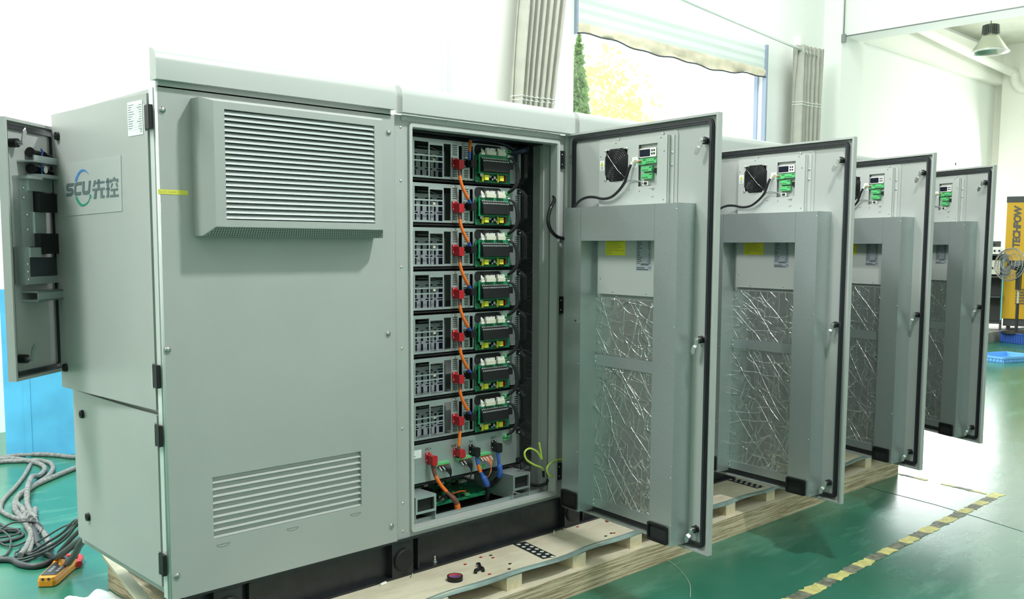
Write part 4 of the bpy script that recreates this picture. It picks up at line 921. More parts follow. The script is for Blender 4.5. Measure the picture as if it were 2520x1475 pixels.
# ------------------------------------------------------------------ battery modules
def make_module():
    e = empty('battery_module', (1.20, .17, 0), label='x', cat='battery module', group='battery modules stacked in the open cabinet')
    H = .185
    holes = [(.03, .010, .094, .167), (.103, .010, .187, .168), (.195, .007, .274, .156), (.281, .011, .325, .167), (.376, .0105, .397, .163), (.448, .010, .468, .168)]
    mb = MB(); mb.plate(0, .80, 0, H, 0, .003, holes, 0)
    for z in (.079, .105): mb.box(.03, -.0008, z-.0035, .274, .001, z+.0035, 0)
    for x0, x1 in ((.336, .366), (.410, .438)):
        for z in [.1645-.0092*i for i in range(6)]+[.048-.0078*i for i in range(5)]: mb.box(x0, -.0005, z-.002, x1, .0, z+.002, 1)
    for i in range(12): mb.box(.762, -.0005, .142-i*.0105, .788, .0, .147-i*.0105, 1)
    mb.prism(rrect(.478, .128, .663, .1805, .022, 5, -.0006), (0, .0006, 0), 1)
    mb.box(0, .003, 0, .80, .55, .002, 2).box(0, .003, H-.002, .80, .55, H, 2).box(0, .003, 0, .002, .55, H, 2).box(.798, .003, 0, .80, .55, H, 2)
    mb.build('chassis', [galvm, dark, galvm], e)
    mb = MB(); hs = []
    for x in (.052, .143, .232, .305):
        hs += [(x-.013, .055, x+.013, .108), (x-.013, .008, x+.013, .040), (x-.022, .113, x+.022, .120), (x-.022, .044, x+.022, .051), (x-.006, .126, x+.006, .134)]
    for x in (.098, .188, .270): hs += [(x-.006, .055, x+.006, .108), (x-.006, .008, x+.006, .040)]
    mb.plate(.004, .335, .003, .138, .055, .058, hs, 0); mb.box(.004, .075, .003, .335, .08, .135, 1).box(.004, .058, .135, .335, .30, .138, 0)
    mb.tube(smooth([(.16, .05, .15), (.24, .045, .148), (.28, .045, .136), (.32, .05, .135)], 4), .0015, 5, 0)
    mb.box(.243, .035, .086, .258, .05, .098, 2)
    mb.build('cell_stack', [cellw, navy, cream], e)
    each('screw', chrome, e, [((x, 0, z), (0, -1, 0), .0048) for x, z in ((.344, .1735), (.364, .1735), (.344, .0065), (.364, .0065), (.414, .174), (.434, .174), (.414, .0065), (.434, .0065))])
    mb = MB(); mb.box(.331, -.006, .060, .364, 0, .104).prism([(.338, -.046, .094), (.372, -.046, .090), (.372, -.046, .050), (.340, -.046, .050)], (0, .042, 0))
    mb.dome((.339, -.006, .098), (0, -1, 0), .0045, 1, 10).dome((.339, -.006, .067), (0, -1, 0), .0045, 1, 10); mb.build('positive_cover', [red, chrome], e)
    mb = MB(); mb.box(.408, -.006, .062, .432, 0, .104).prism([(.418, -.045, .096), (.445, -.045, .100), (.458, -.045, .080), (.446, -.045, .062), (.420, -.045, .064)], (0, .043, 0))
    mb.dome((.412, -.006, .098), (0, -1, 0), .004, 1, 10).dome((.412, -.006, .068), (0, -1, 0), .004, 1, 10); mb.build('negative_cover', [black, chrome], e)
    mb = MB(); mb.box(.474, -.012, -.006, .712, -.0105, .128)
    b = mb.build('circuit_board', pcb, e)
    mb = MB(); mb.box(.478, -.032, .036, .672, -.030, .134).box(.478, -.032, .07, .492, -.0315, .13); mb.build('upper_board', pcb2, b)
    mb = MB(); mb.hexa([(.490, -.032, .044), (.668, -.032, .044), (.668, -.032, .116), (.490, -.032, .116)], [(.490, -.058, .048), (.668, -.058, .048), (.668, -.050, .094), (.490, -.050, .094)], 0)
    for r_ in range(2):
        for i in range(15): x = .497+i*.0118; z = .0985+r_*.0125; y = -.0475+r_*.0095; mb.cyl((x, y, z), (x, y-.004, z+.001), .0038, 8, 1)
    mb.box(.668, -.05, .066, .70, -.03, .10, 0)
    mb.build('terminal_bank', [black, capsil], b)
    for x0, x1 in ((.515, .578), (.594, .645)):
        mb = MB(); mb.box(x0, -.052, .129, x1, -.030, .148, 0)
        r4 = random.Random(int(x0*999))
        k_ = 7 if x0 < .55 else 6
        for i in range(k_):
            xx = x0+.005+(x1-x0-.01)*i/(k_-1); mb.box(xx-.0035, -.048, .148, xx+.003, -.036, .160+r4.uniform(-.002, .006), 1)
        mb.build('white_connector', [cream, white], b)
    mb = MB(); mb.box(.487, -.045, .128, .508, -.030, .138, 0)
    for i in range(4): mb.tube([(.49+.005*i, -.04, .138), (.492+.004*i+.003*(i % 2), -.036, .15), (.498+.003*i, -.03, .162-.003*i)], .0022, 5, 0)
    mb.build('white_connector', [white], b)
    for x in (.517, .620):
        mb = MB(); mb.box(x-.010, -.020, .002, x+.038, -.012, .038, 1).box(x-.009, -.028, .000, x-.002, -.012, .036, 0).box(x, -.036, .006, x+.026, -.020, .032, 0); mb.build('transformer', [yellow, black], b)
    MB().box(.664, -.026, .004, .674, -.012, .038).build('red_relay', mat('dark_red', (.22, .008, .012), .4), b)
    mb = MB()
    for x, z, r_ in ((.497, .030, .009), (.500, .085, .007), (.587, .02, .008), (.572, .012, .005), (.60, .012, .005)): mb.cyl((x, -.012, z), (x, -.032, z), r_, 12, 0, mcap=1)
    for i in range(14): x = .48+rnd.random()*.012; z = .01+rnd.random()*.1; mb.box(x, -.015, z, x+.006, -.012, z+.005, 0)
    mb.box(.56, -.02, .020, .575, -.012, .03, 1)
    mb.build('capacitor', [black, capsil], b)
    mb = MB(); mb.box(.677, -.016, .153, .718, 0, .166, 0).box(.677, -.012, .139, .718, 0, .144, 0).box(.69, -.0165, .156, .708, -.016, .163, 1); mb.build('green_connector', [green, dark], e)
    # handle
    mb = MB(); hx = .775
    pr = [(hx, 0, .178), (hx, -.020, .178), (hx, -.052, .150), (hx, -.052, .030), (hx, -.020, .002), (hx, 0, .002), (hx, 0, .022), (hx, -.016, .022), (hx, -.038, .038), (hx, -.038, .142), (hx, -.016, .158), (hx, 0, .158)]
    mb.prism(pr, (.024, 0, 0)); mb.box(hx-.002, -.003, .156, hx+.026, 0, .182).box(hx-.002, -.003, -.002, hx+.026, 0, .024)
    mb.dome((hx+.0-.0, -.022, .166), (-1, 0, 0), .004, 1); mb.build('handle', [black, chrome], e)
    return e
mod = make_module()
words = ['topmost', 'second from the top', 'third from the top', 'middle', 'third from the bottom', 'second from the bottom', 'lowest']
ZM = [.8185+.2093*(4-k) for k in range(7)]
mods = []
for k in range(7):
    m_ = mod if k == 0 else copy_tree(mod)
    m_.location = (1.20, .17, ZM[k]); m_['label'] = '%s battery module with green circuit board in the open cabinet' % words[k]; mods.append(m_)
# slot bars (rack rails) belong to the cabinet
MB().box(-1.02, .20, .02, -1.0, .26, 1.87).build('rack_rail', black, bc1)
for k in range(8):
    z = .8185+.2093*(4-k)-.012
    MB().box(-.955, .172, z-.002, -.15, .30, z+.006).build('rack_shelf', black, bc1)
MB().box(-.98, .10, 1.858, -.06, .93, 1.862).box(-.99, .20, 1.84, -.05, .21, 1.872).build('top_baffle', black, bc1)

# control box
cb = empty('control_box', (1.20, .17, .19), label='plain grey control box below the lowest battery module', cat='control box')
mb = MB(); mb.box(0, 0, 0, .80, .5, .188, 0).box(.0, -.0015, .002, .80, 0, .186, 0); mb.build('housing', galvm, cb)
INKM = mat('printed_ink', (.03, .035, .035), .6)
for s_, x, z in (('DC+', .178, .161), ('BAT+', .348, .153), ('DC-', .458, .158), ('BAT-', .612, .156)): text_mesh(s_, .019, MFRONT(x, -.002, z), INKM, cb)
mb = MB(); mb.box(.05, -.0025, .125, .135, -.0015, .165, 0).box(.06, -.003, .135, .10, -.0025, .137, 1).box(.06, -.003, .15, .08, -.0025, .152, 1).build('data_plate', [wht, INKM], cb)
def cover(x, z, m_, up=False):
    mb = MB(); mb.box(x, -.007, z-.022, x+.034, 0, z+.022, 0)
    if up: mb.prism([(x+.006, -.048, z+.014), (x+.036, -.048, z+.020), (x+.046, -.048, z-.018), (x+.026, -.048, z-.026), (x+.006, -.048, z-.014)], (0, .042, 0), 0)
    else: mb.prism([(x+.006, -.048, z+.010), (x+.018, -.048, z+.014), (x+.038, -.048, z+.008), (x+.038, -.048, z-.034), (x+.024, -.048, z-.040), (x+.008, -.048, z-.034)], (0, .042, 0), 0)
    for a, b in ((.006, .016), (.028, .017), (.006, -.015)): mb.dome((x+a, -.007, z+b), (0, -1, 0), .0045, 1, 10)
    mb.build('terminal_cover', [m_, chrome], cb)
cover(.160, .122, red); cover(.336, .118, red, True); cover(.440, .122, black); cover(.593, .122, black)
for x0, x1, z in ((.212, .298, .078), (.350, .440, .084), (.494, .574, .082)):
    mb = MB(); mb.box(x0, -.022, z-.003, x1, 0, z+.008, 0).box(x0+.01, -.020, z-.008, x1, -.004, z-.003, 1).cyl((x0+.004, -.018, z-.01), (x0+.004, -.018, z+.004), .005, 8, 0); mb.box(x0-.002, -.001, z-.006, x1+.002, 0.0, z+.014, 2).build('plug_connector', [green, mat('rust_red', (.35, .07, .03), .5), dark], cb)
mb = MB(); mb.box(.508, -.008, .012, .525, 0, .026, 0).box(.535, -.008, .012, .552, 0, .028, 0).box(.677, -.016, .150, .718, 0, .163, 0).box(.677, -.010, .134, .718, 0, .142, 0).build('green_connector', green, cb)
h2 = bpy.data.objects.new('handle', [c for c in kids(mod) if c.name.startswith('handle')][0].data); col.objects.link(h2); h2.parent = cb

# cables between modules
def cable(name, pts, r, mats, ms, label, group=None, radii=None, k=6, cat='cable', parts=None):
    P = smooth(pts, k); n = len(P)
    def seg(i):
        t = i/(n-1)
        for j, (lim, _) in enumerate(mats):
            if t <= lim: return j
        return len(mats)-1
    sg = [seg(i) for i in range(n)]
    rd = [r*mats[s_][1] for s_ in sg]
    mb = MB().tube(P, r, 10, mats=sg, radii=rd)
    return tag(mb.build(name, ms), label, cat, group)
X0 = 1.20; Y0 = .17
nm = ['first', 'second', 'third', 'fourth', 'fifth', 'sixth', 'seventh']
for k in range(6):
    z = ZM[k]; zn = ZM[k+1]
    cable('power_cable', [(X0+.356, Y0-.026, z+.052), (X0+.357, Y0-.028, z+.028), (X0+.360, Y0-.032, z-.006), (X0+.374, Y0-.036, z-.045), (X0+.396, Y0-.036, z-.078), (X0+.418, Y0-.030, z-.1005), (X0+.432, Y0-.025, z-.118)], .0082,
          [(.22, 1.03), (.74, 1), (1, 1.05)], [brown, orange, blue], 'orange power cable looping from the %s battery module down to the %s' % (nm[k], nm[k+1]), 'power cables between the modules')
cable('power_cable', [(X0+.356, Y0-.026, ZM[6]+.052), (X0+.357, Y0-.03, ZM[6]+.02), (X0+.350, Y0-.032, ZM[6]-.03), (X0+.348, Y0-.03, ZM[6]-.075)], .0082, [(.30, 1.03), (.78, 1), (1, 1.05)], [brown, orange, brown], 'orange power cable from the lowest module to the red BAT+ cover', 'power cables between the modules')
cable('power_cable', [(X0+.425, Y0-.022, ZM[0]+.098), (X0+.424, Y0-.026, ZM[0]+.14), (X0+.425, Y0-.03, ZM[0]+.175), (X0+.44, Y0-.02, ZM[0]+.20), (X0+.52, Y0-.01, ZM[0]+.202), (X0+.66, Y0+.0, ZM[0]+.198), (X0+.74, Y0-.02, ZM[0]+.16), (X0+.78, Y0+.02, ZM[0]+.06)], .0082, [(.14, 1.05), (.34, 1.02), (.52, 1.2), (1, 1.0)], [blue, orange, mat('navy_sleeve', (.015, .035, .11), .5), mat('navy_cable', (.008, .010, .028), .5)], 'orange and blue power cable rising from the topmost module', 'power cables between the modules')
for k in range(7):
    z = ZM[k]
    mb = MB(); 
    for off in (0, .007, .014):
        mb.tube(smooth([(X0+.680+off*.3, Y0-.036, z+.125), (X0+.703+off*.5, Y0-.045, z+.112), (X0+.718+off, Y0-.052, z+.075), (X0+.724+off, Y0-.052, z+.03), (X0+.716+off, Y0-.046, z-.01), (X0+.700+off, Y0-.032, z-.036), (X0+.692+off*.8, Y0-.018, z-.046)], 5), .0052, 6, 0)
        for a, b in (((X0+.672+off*.9, Y0-.036, z+.133), (X0+.684+off*.6, Y0-.038, z+.122)), ((X0+.700+off*.9, Y0-.030, z-.038), (X0+.690+off*.8, Y0-.017, z-.048))): mb.cyl(a, b, .0024, 6, 1)
    tag(mb.build('ribbon_cable', [mat('black_loom', (.014, .014, .015), .55), wirew]), 'black signal loom hanging beside the %s circuit board' % ['topmost', 'second', 'third', 'fourth', 'fifth', 'sixth', 'lowest'][k], 'cable', 'signal looms beside the boards')
tag(MB().tube(smooth([(X0+.72, Y0-.0, ZM[0]+.155), (X0+.75, Y0-.03, ZM[0]+.162), (X0+.775, Y0-.05, ZM[0]+.17), (X0+.81, Y0-.03, ZM[0]+.185), (X0+.83, Y0+.05, ZM[0]+.16), (X0+.84, Y0+.08, ZM[0]+.08)], 5), .016, 8).build('cable_bundle', mat('navy_loom', (.012, .016, .045), .55)), 'dark bundled loom in the upper right corner of the open cabinet', 'cable')
ZB = .19
cable('power_cable', [(1.386, .145, ZB+.085), (1.388, .138, ZB+.055), (1.398, .13, ZB+.02), (1.420, .12, ZB-.02), (1.445, .105, ZB-.055), (1.470, .09, ZB-.085), (1.490, .088, ZB-.115), (1.500, .092, ZB-.15), (1.502, .118, ZB-.20)], .0095, [(.20, 1), (.46, 1), (.60, 1.05), (.74, 1.45), (1, 1.6)], [brown, orange, brown, brown, orange], 'thick orange and brown cable dropping from the DC+ cover')
cable('power_cable', [(1.668, .14, ZB+.08), (1.672, .135, ZB+.05), (1.682, .13, ZB+.01), (1.697, .125, ZB-.02), (1.712, .12, ZB-.05), (1.726, .12, ZB-.085), (1.735, .13, ZB-.12), (1.735, .15, ZB-.19)], .0092, [(.16, 1.05), (.30, 1), (.44, 1.08), (.66, 1.75), (1, 1.35)], [blue, orange, blue, blue, black], 'blue sleeved cable dropping from the DC- cover')
cable('power_cable', [(1.812, .14, ZB+.085), (1.815, .135, ZB+.055), (1.820, .135, ZB+.02), (1.826, .135, ZB-.02), (1.826, .15, ZB-.055), (1.812, .18, ZB-.09), (1.785, .20, ZB-.12)], .0092, [(.36, 1.0), (.62, 1.65), (1, 1.3)], [blue, blue, black], 'blue sleeved cable dropping from the BAT- cover')
for (xa, xb, z, xe, lab, wm) in ((1.415, 1.498, ZB+.070, 1.503, 'black wire fan below the DC+ connector', black), (1.555, 1.638, ZB+.076, 1.640, 'black wire fan below the middle green connector', black), (1.70, 1.775, ZB+.074, 1.775, 'orange and white wires below the right green connector', mat('salmon_wire', (.70, .20, .10), .5))):
    mb = MB()
    for i in range(9):
        t = i/8; x = xa+(xb-xa)*t
        mb.tube(smooth([(x, .155, z), (x+.25*(xe-x), .146, z-.012), (x+.72*(xe-x), .14, z-.035), (xe-.004*t, .145, z-.075), (xe-.012, .155, z-.11), (xe-.03, .18, z-.13)], 4), .0019, 5, 0)
    for i in (1, 3) if wm is black else (0, 2, 4, 7): x = xa+(xb-xa)*i/8; mb.cyl((x+.004, .146, z-.004), (x+.016, .142, z-.022), .003, 6, 1)
    tag(mb.build('wire_fan', [wm, wirew]), lab, 'wires')
# floor of the open cabinet: green boards, metal bars, outlets
fb = empty('base_board', (1.36, .22, .045), label='green circuit boards lying in the floor of the open cabinet', cat='circuit board')
mb = MB(); mb.hexa([(0, -.02, .0), (.50, -.02, .0), (.50, .26, .035), (0, .26, .035)], [(0, -.02, .003), (.50, -.02, .003), (.50, .26, .038), (0, .26, .038)]); mb.build('board', pcb, fb)
for i in range(46):
    x = rnd.uniform(.02, .46); y = rnd.uniform(0, .22); z = .003+.125*(y+.02); s_ = rnd.uniform(.010, .030)
    MB().box(0, 0, 0, s_*1.4, s_*.7, rnd.uniform(.005, .018)).build('component', (black, green, black, white, pcb2)[i % 5], fb, loc=(x, y, z), rot=(.12, 0, 0))
mb = MB(); mb.tube(smooth([(.22, .02, .03), (.26, -.01, .045), (.30, .0, .035), (.33, .03, .03)], 5), .004, 6, 0).tube(smooth([(.10, -.01, .02), (.13, -.03, .04), (.17, -.01, .03), (.20, .03, .03)], 5), .004, 6, 1).tube(smooth([(.12, 0, .02), (.15, -.02, .05), (.20, 0, .035), (.23, .03, .03)], 5), .004, 6, 1).build('jumper_wire', [orange, black], fb)
MB().box(1.18, .076, .028, 2.06, .079, .05).box(1.165, .060, .028, 2.09, .105, .036).box(1.165, .10, .02, 2.09, .104, .036).build('floor_rail', galvm, None)
fr_ = bpy.data.objects['floor_rail']; fr_.parent = bc1; fr_.location = (-HX, 0, 0)
MB().box(1.20, .11, -.006, 2.05, .45, -.001).build('floor_well', dark, bc1, loc=(-HX, 0, 0))
for x0, x1, lab in ((1.203, 1.328, 'galvanised square air outlet at the left of the cabinet floor'), (1.838, 1.962, 'galvanised square air outlet at the right of the cabinet floor')):
    e = empty('air_outlet', (x0, .05, .081), label=lab, cat='duct', group='square air outlets on the cabinet floor')
    w = x1-x0; h = .082
    mb = MB(); mb.box(0, 0, 0, .004, .30, h).box(w-.004, 0, 0, w, .30, h).box(.004, 0, 0, w-.004, .30, .004).box(.004, 0, h-.004, w-.004, .30, h)
    rframe(mb, rrect(0, 0, w, h, .0005, 1), rrect(.012, .012, w-.012, h-.012, .0005, 1), -.002, 0); mb.box(.004, .02, .004, w-.004, .20, h-.004, 1)
    mb.build('duct_box', [galvm, dark], e)
    MB().box(0, .0, -.044, .004, .28, 0).box(w-.004, 0, -.044, w, .28, 0).build('bracket_leg', galvm, e)
# loops of cable at the hinge side
tag(MB().tube(smooth([(2.110, .04, 1.60), (2.098, .02, 1.580), (2.081, .01, 1.561), (2.046, 0, 1.525), (2.031, 0, 1.473), (2.044, 0, 1.428), (2.087, 0, 1.391), (2.151, 0, 1.377), (2.21, -.09, 1.37)], 6), .0095, 10).build('spiral_wrapped_cable', mat('glossy_black', (.012, .012, .013), .2)), 'glossy black wrapped cable arching between the open cabinet and its door', 'cable')
tag(MB().tube(smooth([(2.06, .08, .30), (2.049, .05, .218), (2.02, .05, .255), (1.985, .05, .278), (1.948, .05, .287), (1.921, .05, .27), (1.936, .05, .231), (1.994, .05, .194), (2.049, .05, .170), (2.068, .055, .150)], 6), .0052, 8, 0).cyl((2.066, .055, .152), (2.075, .06, .115), .0065, 8, 1).build('ground_wire', [gyw, black]), 'yellow-green earth wire looped inside the cabinet by the lower right corner', 'wire')
tag(MB().tube(smooth([(2.20, -.05, .210), (2.152, 0, .208), (2.096, 0, .210), (2.049, 0, .193), (2.037, 0, .167), (2.056, 0, .138), (2.09, .01, .124), (2.10, .05, .12)], 6), .005, 8).build('ground_wire', gyw), 'yellow-green earth wire crossing from cabinet sill to the nearest door', 'wire')
tag(MB().tube(smooth([(1.99, .30, .06), (2.03, .16, .07), (2.06, .10, .062), (2.09, .06, .075), (2.10, .05, .10)], 6), .008, 8).build('floor_cable', black), 'black cable lying in the lower right corner of the open cabinet', 'cable')

# ------------------------------------------------------------------ cables on the floor and the clamp meter
greyc = mat('dusty_grey_cable', (.17, .18, .175), .7, noise=(40, .3)); darkc = mat('dark_cable', (.035, .04, .045), .45)
def fcable(pts, r, m_, lab, z=None, grp='heavy cables on the floor'):
    P = [(x, y, (ZF+r if len(q) == 0 else q[0])) for x, y, *q in pts]
    tag(MB().tube(smooth(P, 6), r, 10).build('floor_cable', m_), lab, 'cable', grp)
z1_ = ZF+.055
fcable([(1.6, 4.2), (1.4, 4.33), (1.19, 4.42), (1.11, 4.58), (1.0, 4.73), (.87, 4.80), (.70, 4.78), (.4, 4.8)], .018, greyc, 'grey cable curving along the foot of the blue board')
fcable([(.4, 4.85), (.73, 4.74), (.81, 4.70), (.87, 4.52), (.90, 4.31), (.86, 4.12), (.77, 3.96), (.68, 3.81, z1_), (.61, 3.65, z1_), (.53, 3.43, z1_), (.46, 3.21), (.41, 2.97), (.385, 2.80)], .0185, greyc, 'dusty grey cable, innermost of the big S bends')
fcable([(.3, 4.72), (.71, 4.64), (.81, 4.58), (.93, 4.50), (.97, 4.35), (.93, 4.15), (.85, 3.97), (.78, 3.85), (.70, 3.75), (.60, 3.62), (.5, 3.5), (.42, 3.3), (.40, 3.1), (.36, 2.95)], .0175, greyc, 'dusty grey cable, outermost of the big S bends')
fcable([(1.5, 4.4), (1.05, 4.03), (.94, 3.94), (.79, 3.81), (.67, 3.70), (.57, 3.57), (.46, 3.41), (.39, 3.23), (.35, 3.05), (.33, 2.85), (.33, 2.71, z1_)], .0185, greyc, 'grey cable running in from the right under the cabinet end')
fcable([(.85, 4.41), (.70, 4.06), (.54, 3.73), (.40, 3.47), (.34, 3.33), (.29, 3.15), (.30, 2.94), (.34, 2.82), (.33, 2.65, z1_)], .0145, greyc, 'thinner grey cable bowing out to the left on its own')
def air(pts, r, lab, grp='thin dark cables'):
    tag(MB().tube(smooth([(x, y, max(z, ZF+r)) for x, y, z in pts], 6), r, 10).build('floor_cable', darkc), lab, 'cable', grp)
g_ = 'dark cables rising to the cabinet'
air([(.095, 1.0, .10), (.111, 1.2, .037), (.129, 1.3, .001), (.158, 1.5, -.062), (.186, 1.7, -.127), (.208, 1.9, -.201), (.228, 2.1, -.28), (.23, 2.25, -.343), (.195, 2.274, -.37), (.138, 2.208, -.37), (.077, 2.136, -.37), (.085, 2.18, -.36), (.116, 2.229, -.37), (.146, 2.293, -.37)], .005, 'thinnest dark cable, uppermost of those rising to the cabinet', g_)
air([(.09, 1.0, .07), (.11, 1.2, .026), (.119, 1.3, -.016), (.146, 1.5, -.102), (.164, 1.7, -.192), (.179, 1.85, -.254), (.18, 2.0, -.314), (.165, 2.1, -.359), (.132, 2.123, -.37)], .0085, 'dark cable ending in a hairpin on the floor behind the clamp meter', g_)
air([(.11, 1.05, .09), (.128, 1.25, .025), (.146, 1.4, -.019), (.158, 1.5, -.062), (.177, 1.65, -.134), (.189, 1.8, -.2), (.194, 1.95, -.263), (.194, 2.1, -.329), (.16, 2.161, -.37), (.125, 2.142, -.37)], .0075, 'dark cable lying over the grey ones just below the thinnest cable', g_)
air([(.08, 1.0, .12), (.1, 1.2, .034), (.122, 1.35, -.042), (.142, 1.5, -.121), (.164, 1.7, -.21), (.171, 1.9, -.297), (.149, 2.05, -.356), (.089, 2.075, -.37), (.049, 2.125, -.37), (.011, 2.186, -.37), (-.05, 2.26, -.37)], .0065, 'dark cable sweeping to the left edge above the thick one', g_)
air([(.07, 1.0, .06), (.086, 1.15, .005), (.118, 1.35, -.082), (.147, 1.55, -.177), (.19, 1.78, -.28), (.25, 1.98, -.36), (.29, 2.08, -.37)], .012, 'thick dark cable dropping steeply between the rising cables', g_)
air([(.07, .98, .03), (.078, 1.1, -.024), (.098, 1.25, -.085), (.126, 1.45, -.171), (.145, 1.6, -.235), (.19, 1.85, -.33), (.215, 2.0, -.365), (.211, 2.087, -.37), (.233, 2.265, -.37), (.28, 2.461, -.37), (.315, 2.622, -.37)], .0165, 'thick black cable turning from the cabinet into the grey bundle', g_)
air([(.06, .96, .05), (.065, 1.05, -.015), (.074, 1.15, -.072), (.106, 1.3, -.153), (.134, 1.45, -.229), (.165, 1.58, -.285), (.205, 1.72, -.33), (.235, 1.83, -.345), (.24, 1.90, -.36), (.187, 1.91, -.37), (.126, 1.881, -.37), (.078, 1.903, -.37), (.047, 1.98, -.37), (.043, 2.057, -.37), (.016, 2.107, -.37), (-.06, 2.17, -.37)], .0165, 'thick black cable passing through the red jaws of the clamp meter', g_)
air([(-.06, 2.2, -.37), (.003, 2.156, -.37), (.032, 2.067, -.37), (.075, 2.027, -.37), (.136, 2.044, -.37), (.221, 2.06, -.35), (.205, 1.9, -.284), (.184, 1.7, -.191), (.157, 1.5, -.085), (.113, 1.25, .026), (.10, 1.0, .11)], .0065, 'dark cable crossing in front of the grey bundle to the cabinet', g_)
air([(.1, 2.60, -.35), (.138, 2.638, -.34), (.212, 2.688, -.33), (.27, 2.679, -.33), (.328, 2.625, -.33), (.34, 2.537, -.34), (.316, 2.47, -.35), (.255, 2.412, -.36), (.196, 2.383, -.37), (.135, 2.344, -.37), (.098, 2.393, -.37), (.09, 2.469, -.37)], .0055, 'widest thin dark loop lying over the grey cables')
air([(.1, 2.72, -.37), (.151, 2.685, -.37), (.205, 2.664, -.37), (.236, 2.605, -.37), (.233, 2.534, -.37), (.192, 2.486, -.37), (.149, 2.47, -.37), (.093, 2.48, -.37), (.02, 2.52, -.37)], .010, 'dark grey coil at the left edge inside the widest loop')
air([(.1, 2.69, -.35), (.151, 2.655, -.35), (.198, 2.635, -.35), (.220, 2.59, -.35), (.216, 2.535, -.35), (.18, 2.50, -.35), (.14, 2.49, -.35), (.05, 2.51, -.35)], .006, 'thin strand resting on the dark grey coil')
air([(.10, 2.68, -.345), (.134, 2.627, -.34), (.141, 2.548, -.34), (.138, 2.452, -.345), (.12, 2.372, -.355), (.081, 2.275, -.37), (.03, 2.194, -.37), (-.03, 2.2, -.37)], .0055, 'thin dark cable snaking down the left edge')
air([(.19, 2.95, -.37), (.202, 2.868, -.37), (.205, 2.771, -.37), (.226, 2.705, -.37), (.25, 2.66, -.37)], .008, 'short dark cable entering at the left edge above the coils')
fcable([(.40, 3.0), (.348, 2.908), (.304, 2.709), (.269, 2.515), (.223, 2.385), (.164, 2.249), (.097, 2.13)], .0165, greyc, 'grey cable tail pointing toward the clamp meter tip')
fcable([(.46, 3.05), (.396, 2.863), (.348, 2.668), (.334, 2.528), (.302, 2.34), (.259, 2.161), (.243, 2.096)], .0175, greyc, 'grey cable joining the thick black cable on the floor')
fcable([(.42, 3.05), (.371, 2.887), (.312, 2.624), (.242, 2.396), (.182, 2.232), (.145, 2.149)], .012, greyc, 'thinner grey cable between the two grey tails')
# clamp meter, its tail end nearest the viewer
ux = Vector((.25, .33, 0)).normalized(); uy = Vector((-ux.y, ux.x, 0)); uz = Vector((0, 0, 1))
MM = Matrix((ux*1.33, uy*1.18, uz*1.2)).transposed().to_4x4(); MM.translation = (.055, 1.575, ZF+.004)
cm = empty('clamp_meter', (.055, 1.575, ZF), label='orange and black clamp meter with red jaws lying on the floor', cat='meter')
om = mat('meter_orange', (.62, .25, .012), .45); mo = -Vector(cm.location)
def MC(): return MB(MM)
body = [(-.01, -.026), (.0, -.036), (.02, -.040), (.15, -.044), (.20, -.050), (.215, -.046), (.215, .046), (.20, .050), (.15, .044), (.02, .040), (.0, .036), (-.01, .026)]
mb = MC(); n = len(body)
vs = [(x*.98, y, 0) for x, y in body]+[(x, y*1.03, .02) for x, y in body]+[(x*.98+.002, y*.9, .036) for x, y in body]
mb.add(vs, [(k*n+i, k*n+(i+1) % n, (k+1)*n+(i+1) % n, (k+1)*n+i) for k in range(2) for i in range(n)]+[tuple(range(n))[::-1], tuple(range(2*n, 3*n))]); mb.build('body', om, cm, loc=mo)
mb = MC(); mb.prism([(.022, -.032, .036), (.150, -.036, .036), (.17, -.030, .036), (.17, .030, .036), (.150, .036, .036), (.022, .032, .036)], (0, 0, .002), 0)
for i in range(6): mb.box(.06+(i % 3)*.022, -.024+.03*(i//3), .038, .075+(i % 3)*.022, -.012+.03*(i//3), .0384, 1)
mb.build('face_panel', [mat('meter_dark', (.025, .028, .032), .4), mat('meter_print', (.22, .23, .24), .5)], cm, loc=mo)
MC().cyl((.155, -.018, .036), (.155, -.018, .046), .028, 28, r2=.025).build('dial', om, cm, loc=mo)
MC().cyl((-.006, -.012, .030), (-.0095, -.012, .0315), .006, 12).cyl((-.006, .012, .030), (-.0095, .012, .0315), .006, 12).build('probe_socket', dark, cm, loc=mo)
mb = MC(); mb.tube(smooth([(.20, -.040, .018), (.235, -.050, .02), (.275, -.038, .02), (.293, 0, .02), (.275, .038, .02), (.235, .050, .02), (.20, .040, .018)], 5), .0125, 10); mb.build('jaw', mat('jaw_red', (.50, .02, .025), .4), cm, loc=mo)
MC().cyl((.195, -.062, .016), (.215, -.048, .016), .014, 12).build('trigger', mat('jaw_red', (.50, .02, .025), .4), cm, loc=mo)
# white sheet and cut board at the near corner of the pallet
mb = MB(); nx_, ny_ = 20, 20; vs = []
for j in range(ny_+1):
    for i in range(nx_+1):
        u = i/nx_; v = j/ny_; x = .02+.235*u; y = .35+.93*v
        z = ZF+.01+.07*math.sin(u*2.6+.5)*math.sin(v*2.9+.2)+.02*math.sin(u*11+v*6)*math.sin(v*8)
        pass
        vs.append((x, y, max(z, ZF+.004)))
mb.add(vs, [(j*(nx_+1)+i, j*(nx_+1)+i+1, (j+1)*(nx_+1)+i+1, (j+1)*(nx_+1)+i) for j in range(ny_) for i in range(nx_)], 0, True)
tag(mb.build('plastic_sheet', mat('milky_plastic', (.66, .72, .72), .35)), 'crumpled white plastic sheet by the near pallet corner', 'sheet')
tag(MB().hexa([(.20, 1.22, -.178), (.245, 1.20, -.178), (.125, .45, -.178), (.075, .46, -.178)], [(.20, 1.22, -.162), (.245, 1.20, -.162), (.125, .45, -.162), (.075, .46, -.162)]).build('edge_batten', mat('pale_batten', (.55, .54, .40), .5)), 'pale batten projecting past the near pallet corner', 'batten')

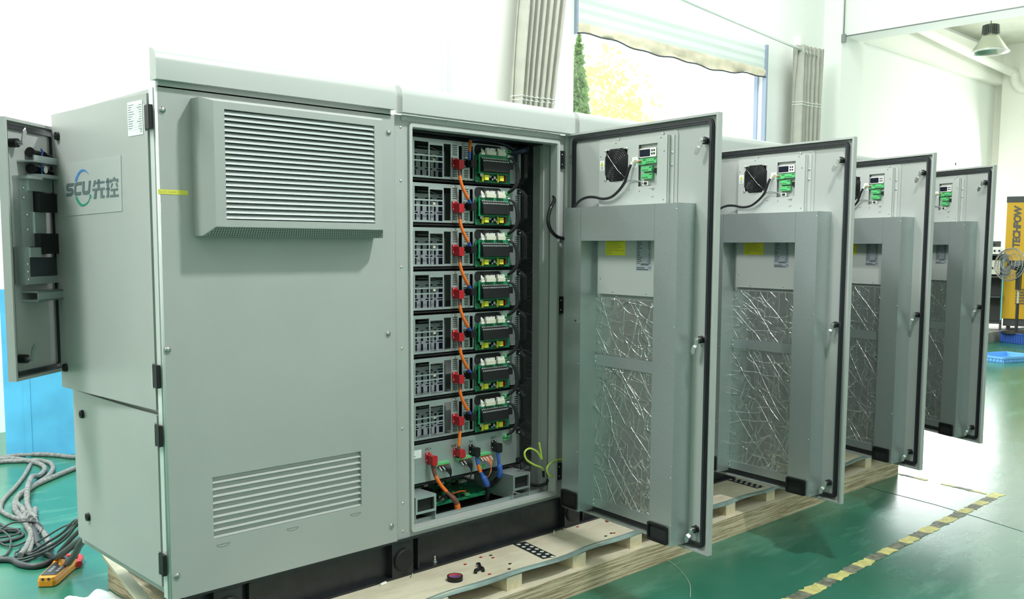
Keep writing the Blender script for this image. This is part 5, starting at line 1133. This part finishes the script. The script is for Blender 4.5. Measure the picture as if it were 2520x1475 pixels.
# ------------------------------------------------------------------ light
w = bpy.data.worlds.new('world'); sc.world = w; w.use_nodes = True
bg = w.node_tree.nodes['Background']; bg.inputs['Color'].default_value = (.93, 1, 1, 1); bg.inputs['Strength'].default_value = 5.
def area(name, loc, target, size, power, color=(1, 1, 1), sy=None):
    l = bpy.data.lights.new(name, 'AREA'); l.shape = 'RECTANGLE'; l.size = size; l.size_y = sy or size; l.energy = power; l.color = color
    o = bpy.data.objects.new(name, l); col.objects.link(o); o.location = loc
    o.rotation_euler = (Vector(target)-Vector(loc)).to_track_quat('-Z', 'Y').to_euler(); return o
area('window_daylight', (11.3, 5.9, 3.3), (9, -3, -1), 4.9, 1000, (.95, 1, 1), 2.3)
area('window_daylight', (22.3, 5.9, 2.2), (16, -3, -1), 5.0, 1400, (.97, 1, 1), 2.4)
area('doorway_daylight', (25.2, 3.4, 2.6), (15, 2, 0), 4.4, 900, (1, 1, .98), 3.8)
area('added_wall_wash', (-3.5, 1.5, 7.6), (-1, 6, 3), 2.2, 2300, (1, 1, 1))  # added lamp brightening the left back wall; the hall has no clerestory
for x, p_ in ((2, 640), (7, 380), (12.5, 300)): area('added_wall_wash', (x, 3.4, 7.7), (x+.3, 6, 3.6), 2.0, p_, (1, 1, 1), 1.6)  # added wall washers lifting the back wall to white, no source there
area('added_wall_wash', (20.5, 2.0, 6.3), (21, 6, 3.4), 2.0, 230, (1, 1, .97), 1.6)  # added wash for the far bay's back wall, not a window
area('ceiling_light', (1.82, -2.18, 4.75), (1.0, -.1, 1), .24, 430, (.98, 1, 1))
area('ceiling_light', (-.5, 3.9, 6.3), (1.5, 1, 0), .5, 500, (1, 1, .98))
for x, y, p_ in ((-5, -5, 260), (-5, 1, 260), (8, -5, 420), (9, 1.0, 420), (14, -4, 400), (2, -7, 260)): area('ceiling_light', (x, y, 7.8), (x, y, 0), 2.5, p_*1.04, (.96, 1, 1))

vs_ = sc.view_settings; vs_.view_transform = 'Standard'; vs_.look = 'None'; vs_.gamma = 1; vs_.use_curve_mapping = False; vs_.exposure = -1.4
sc.cycles.use_denoising = True
sc.cycles.max_bounces = 8; sc.cycles.diffuse_bounces = 5
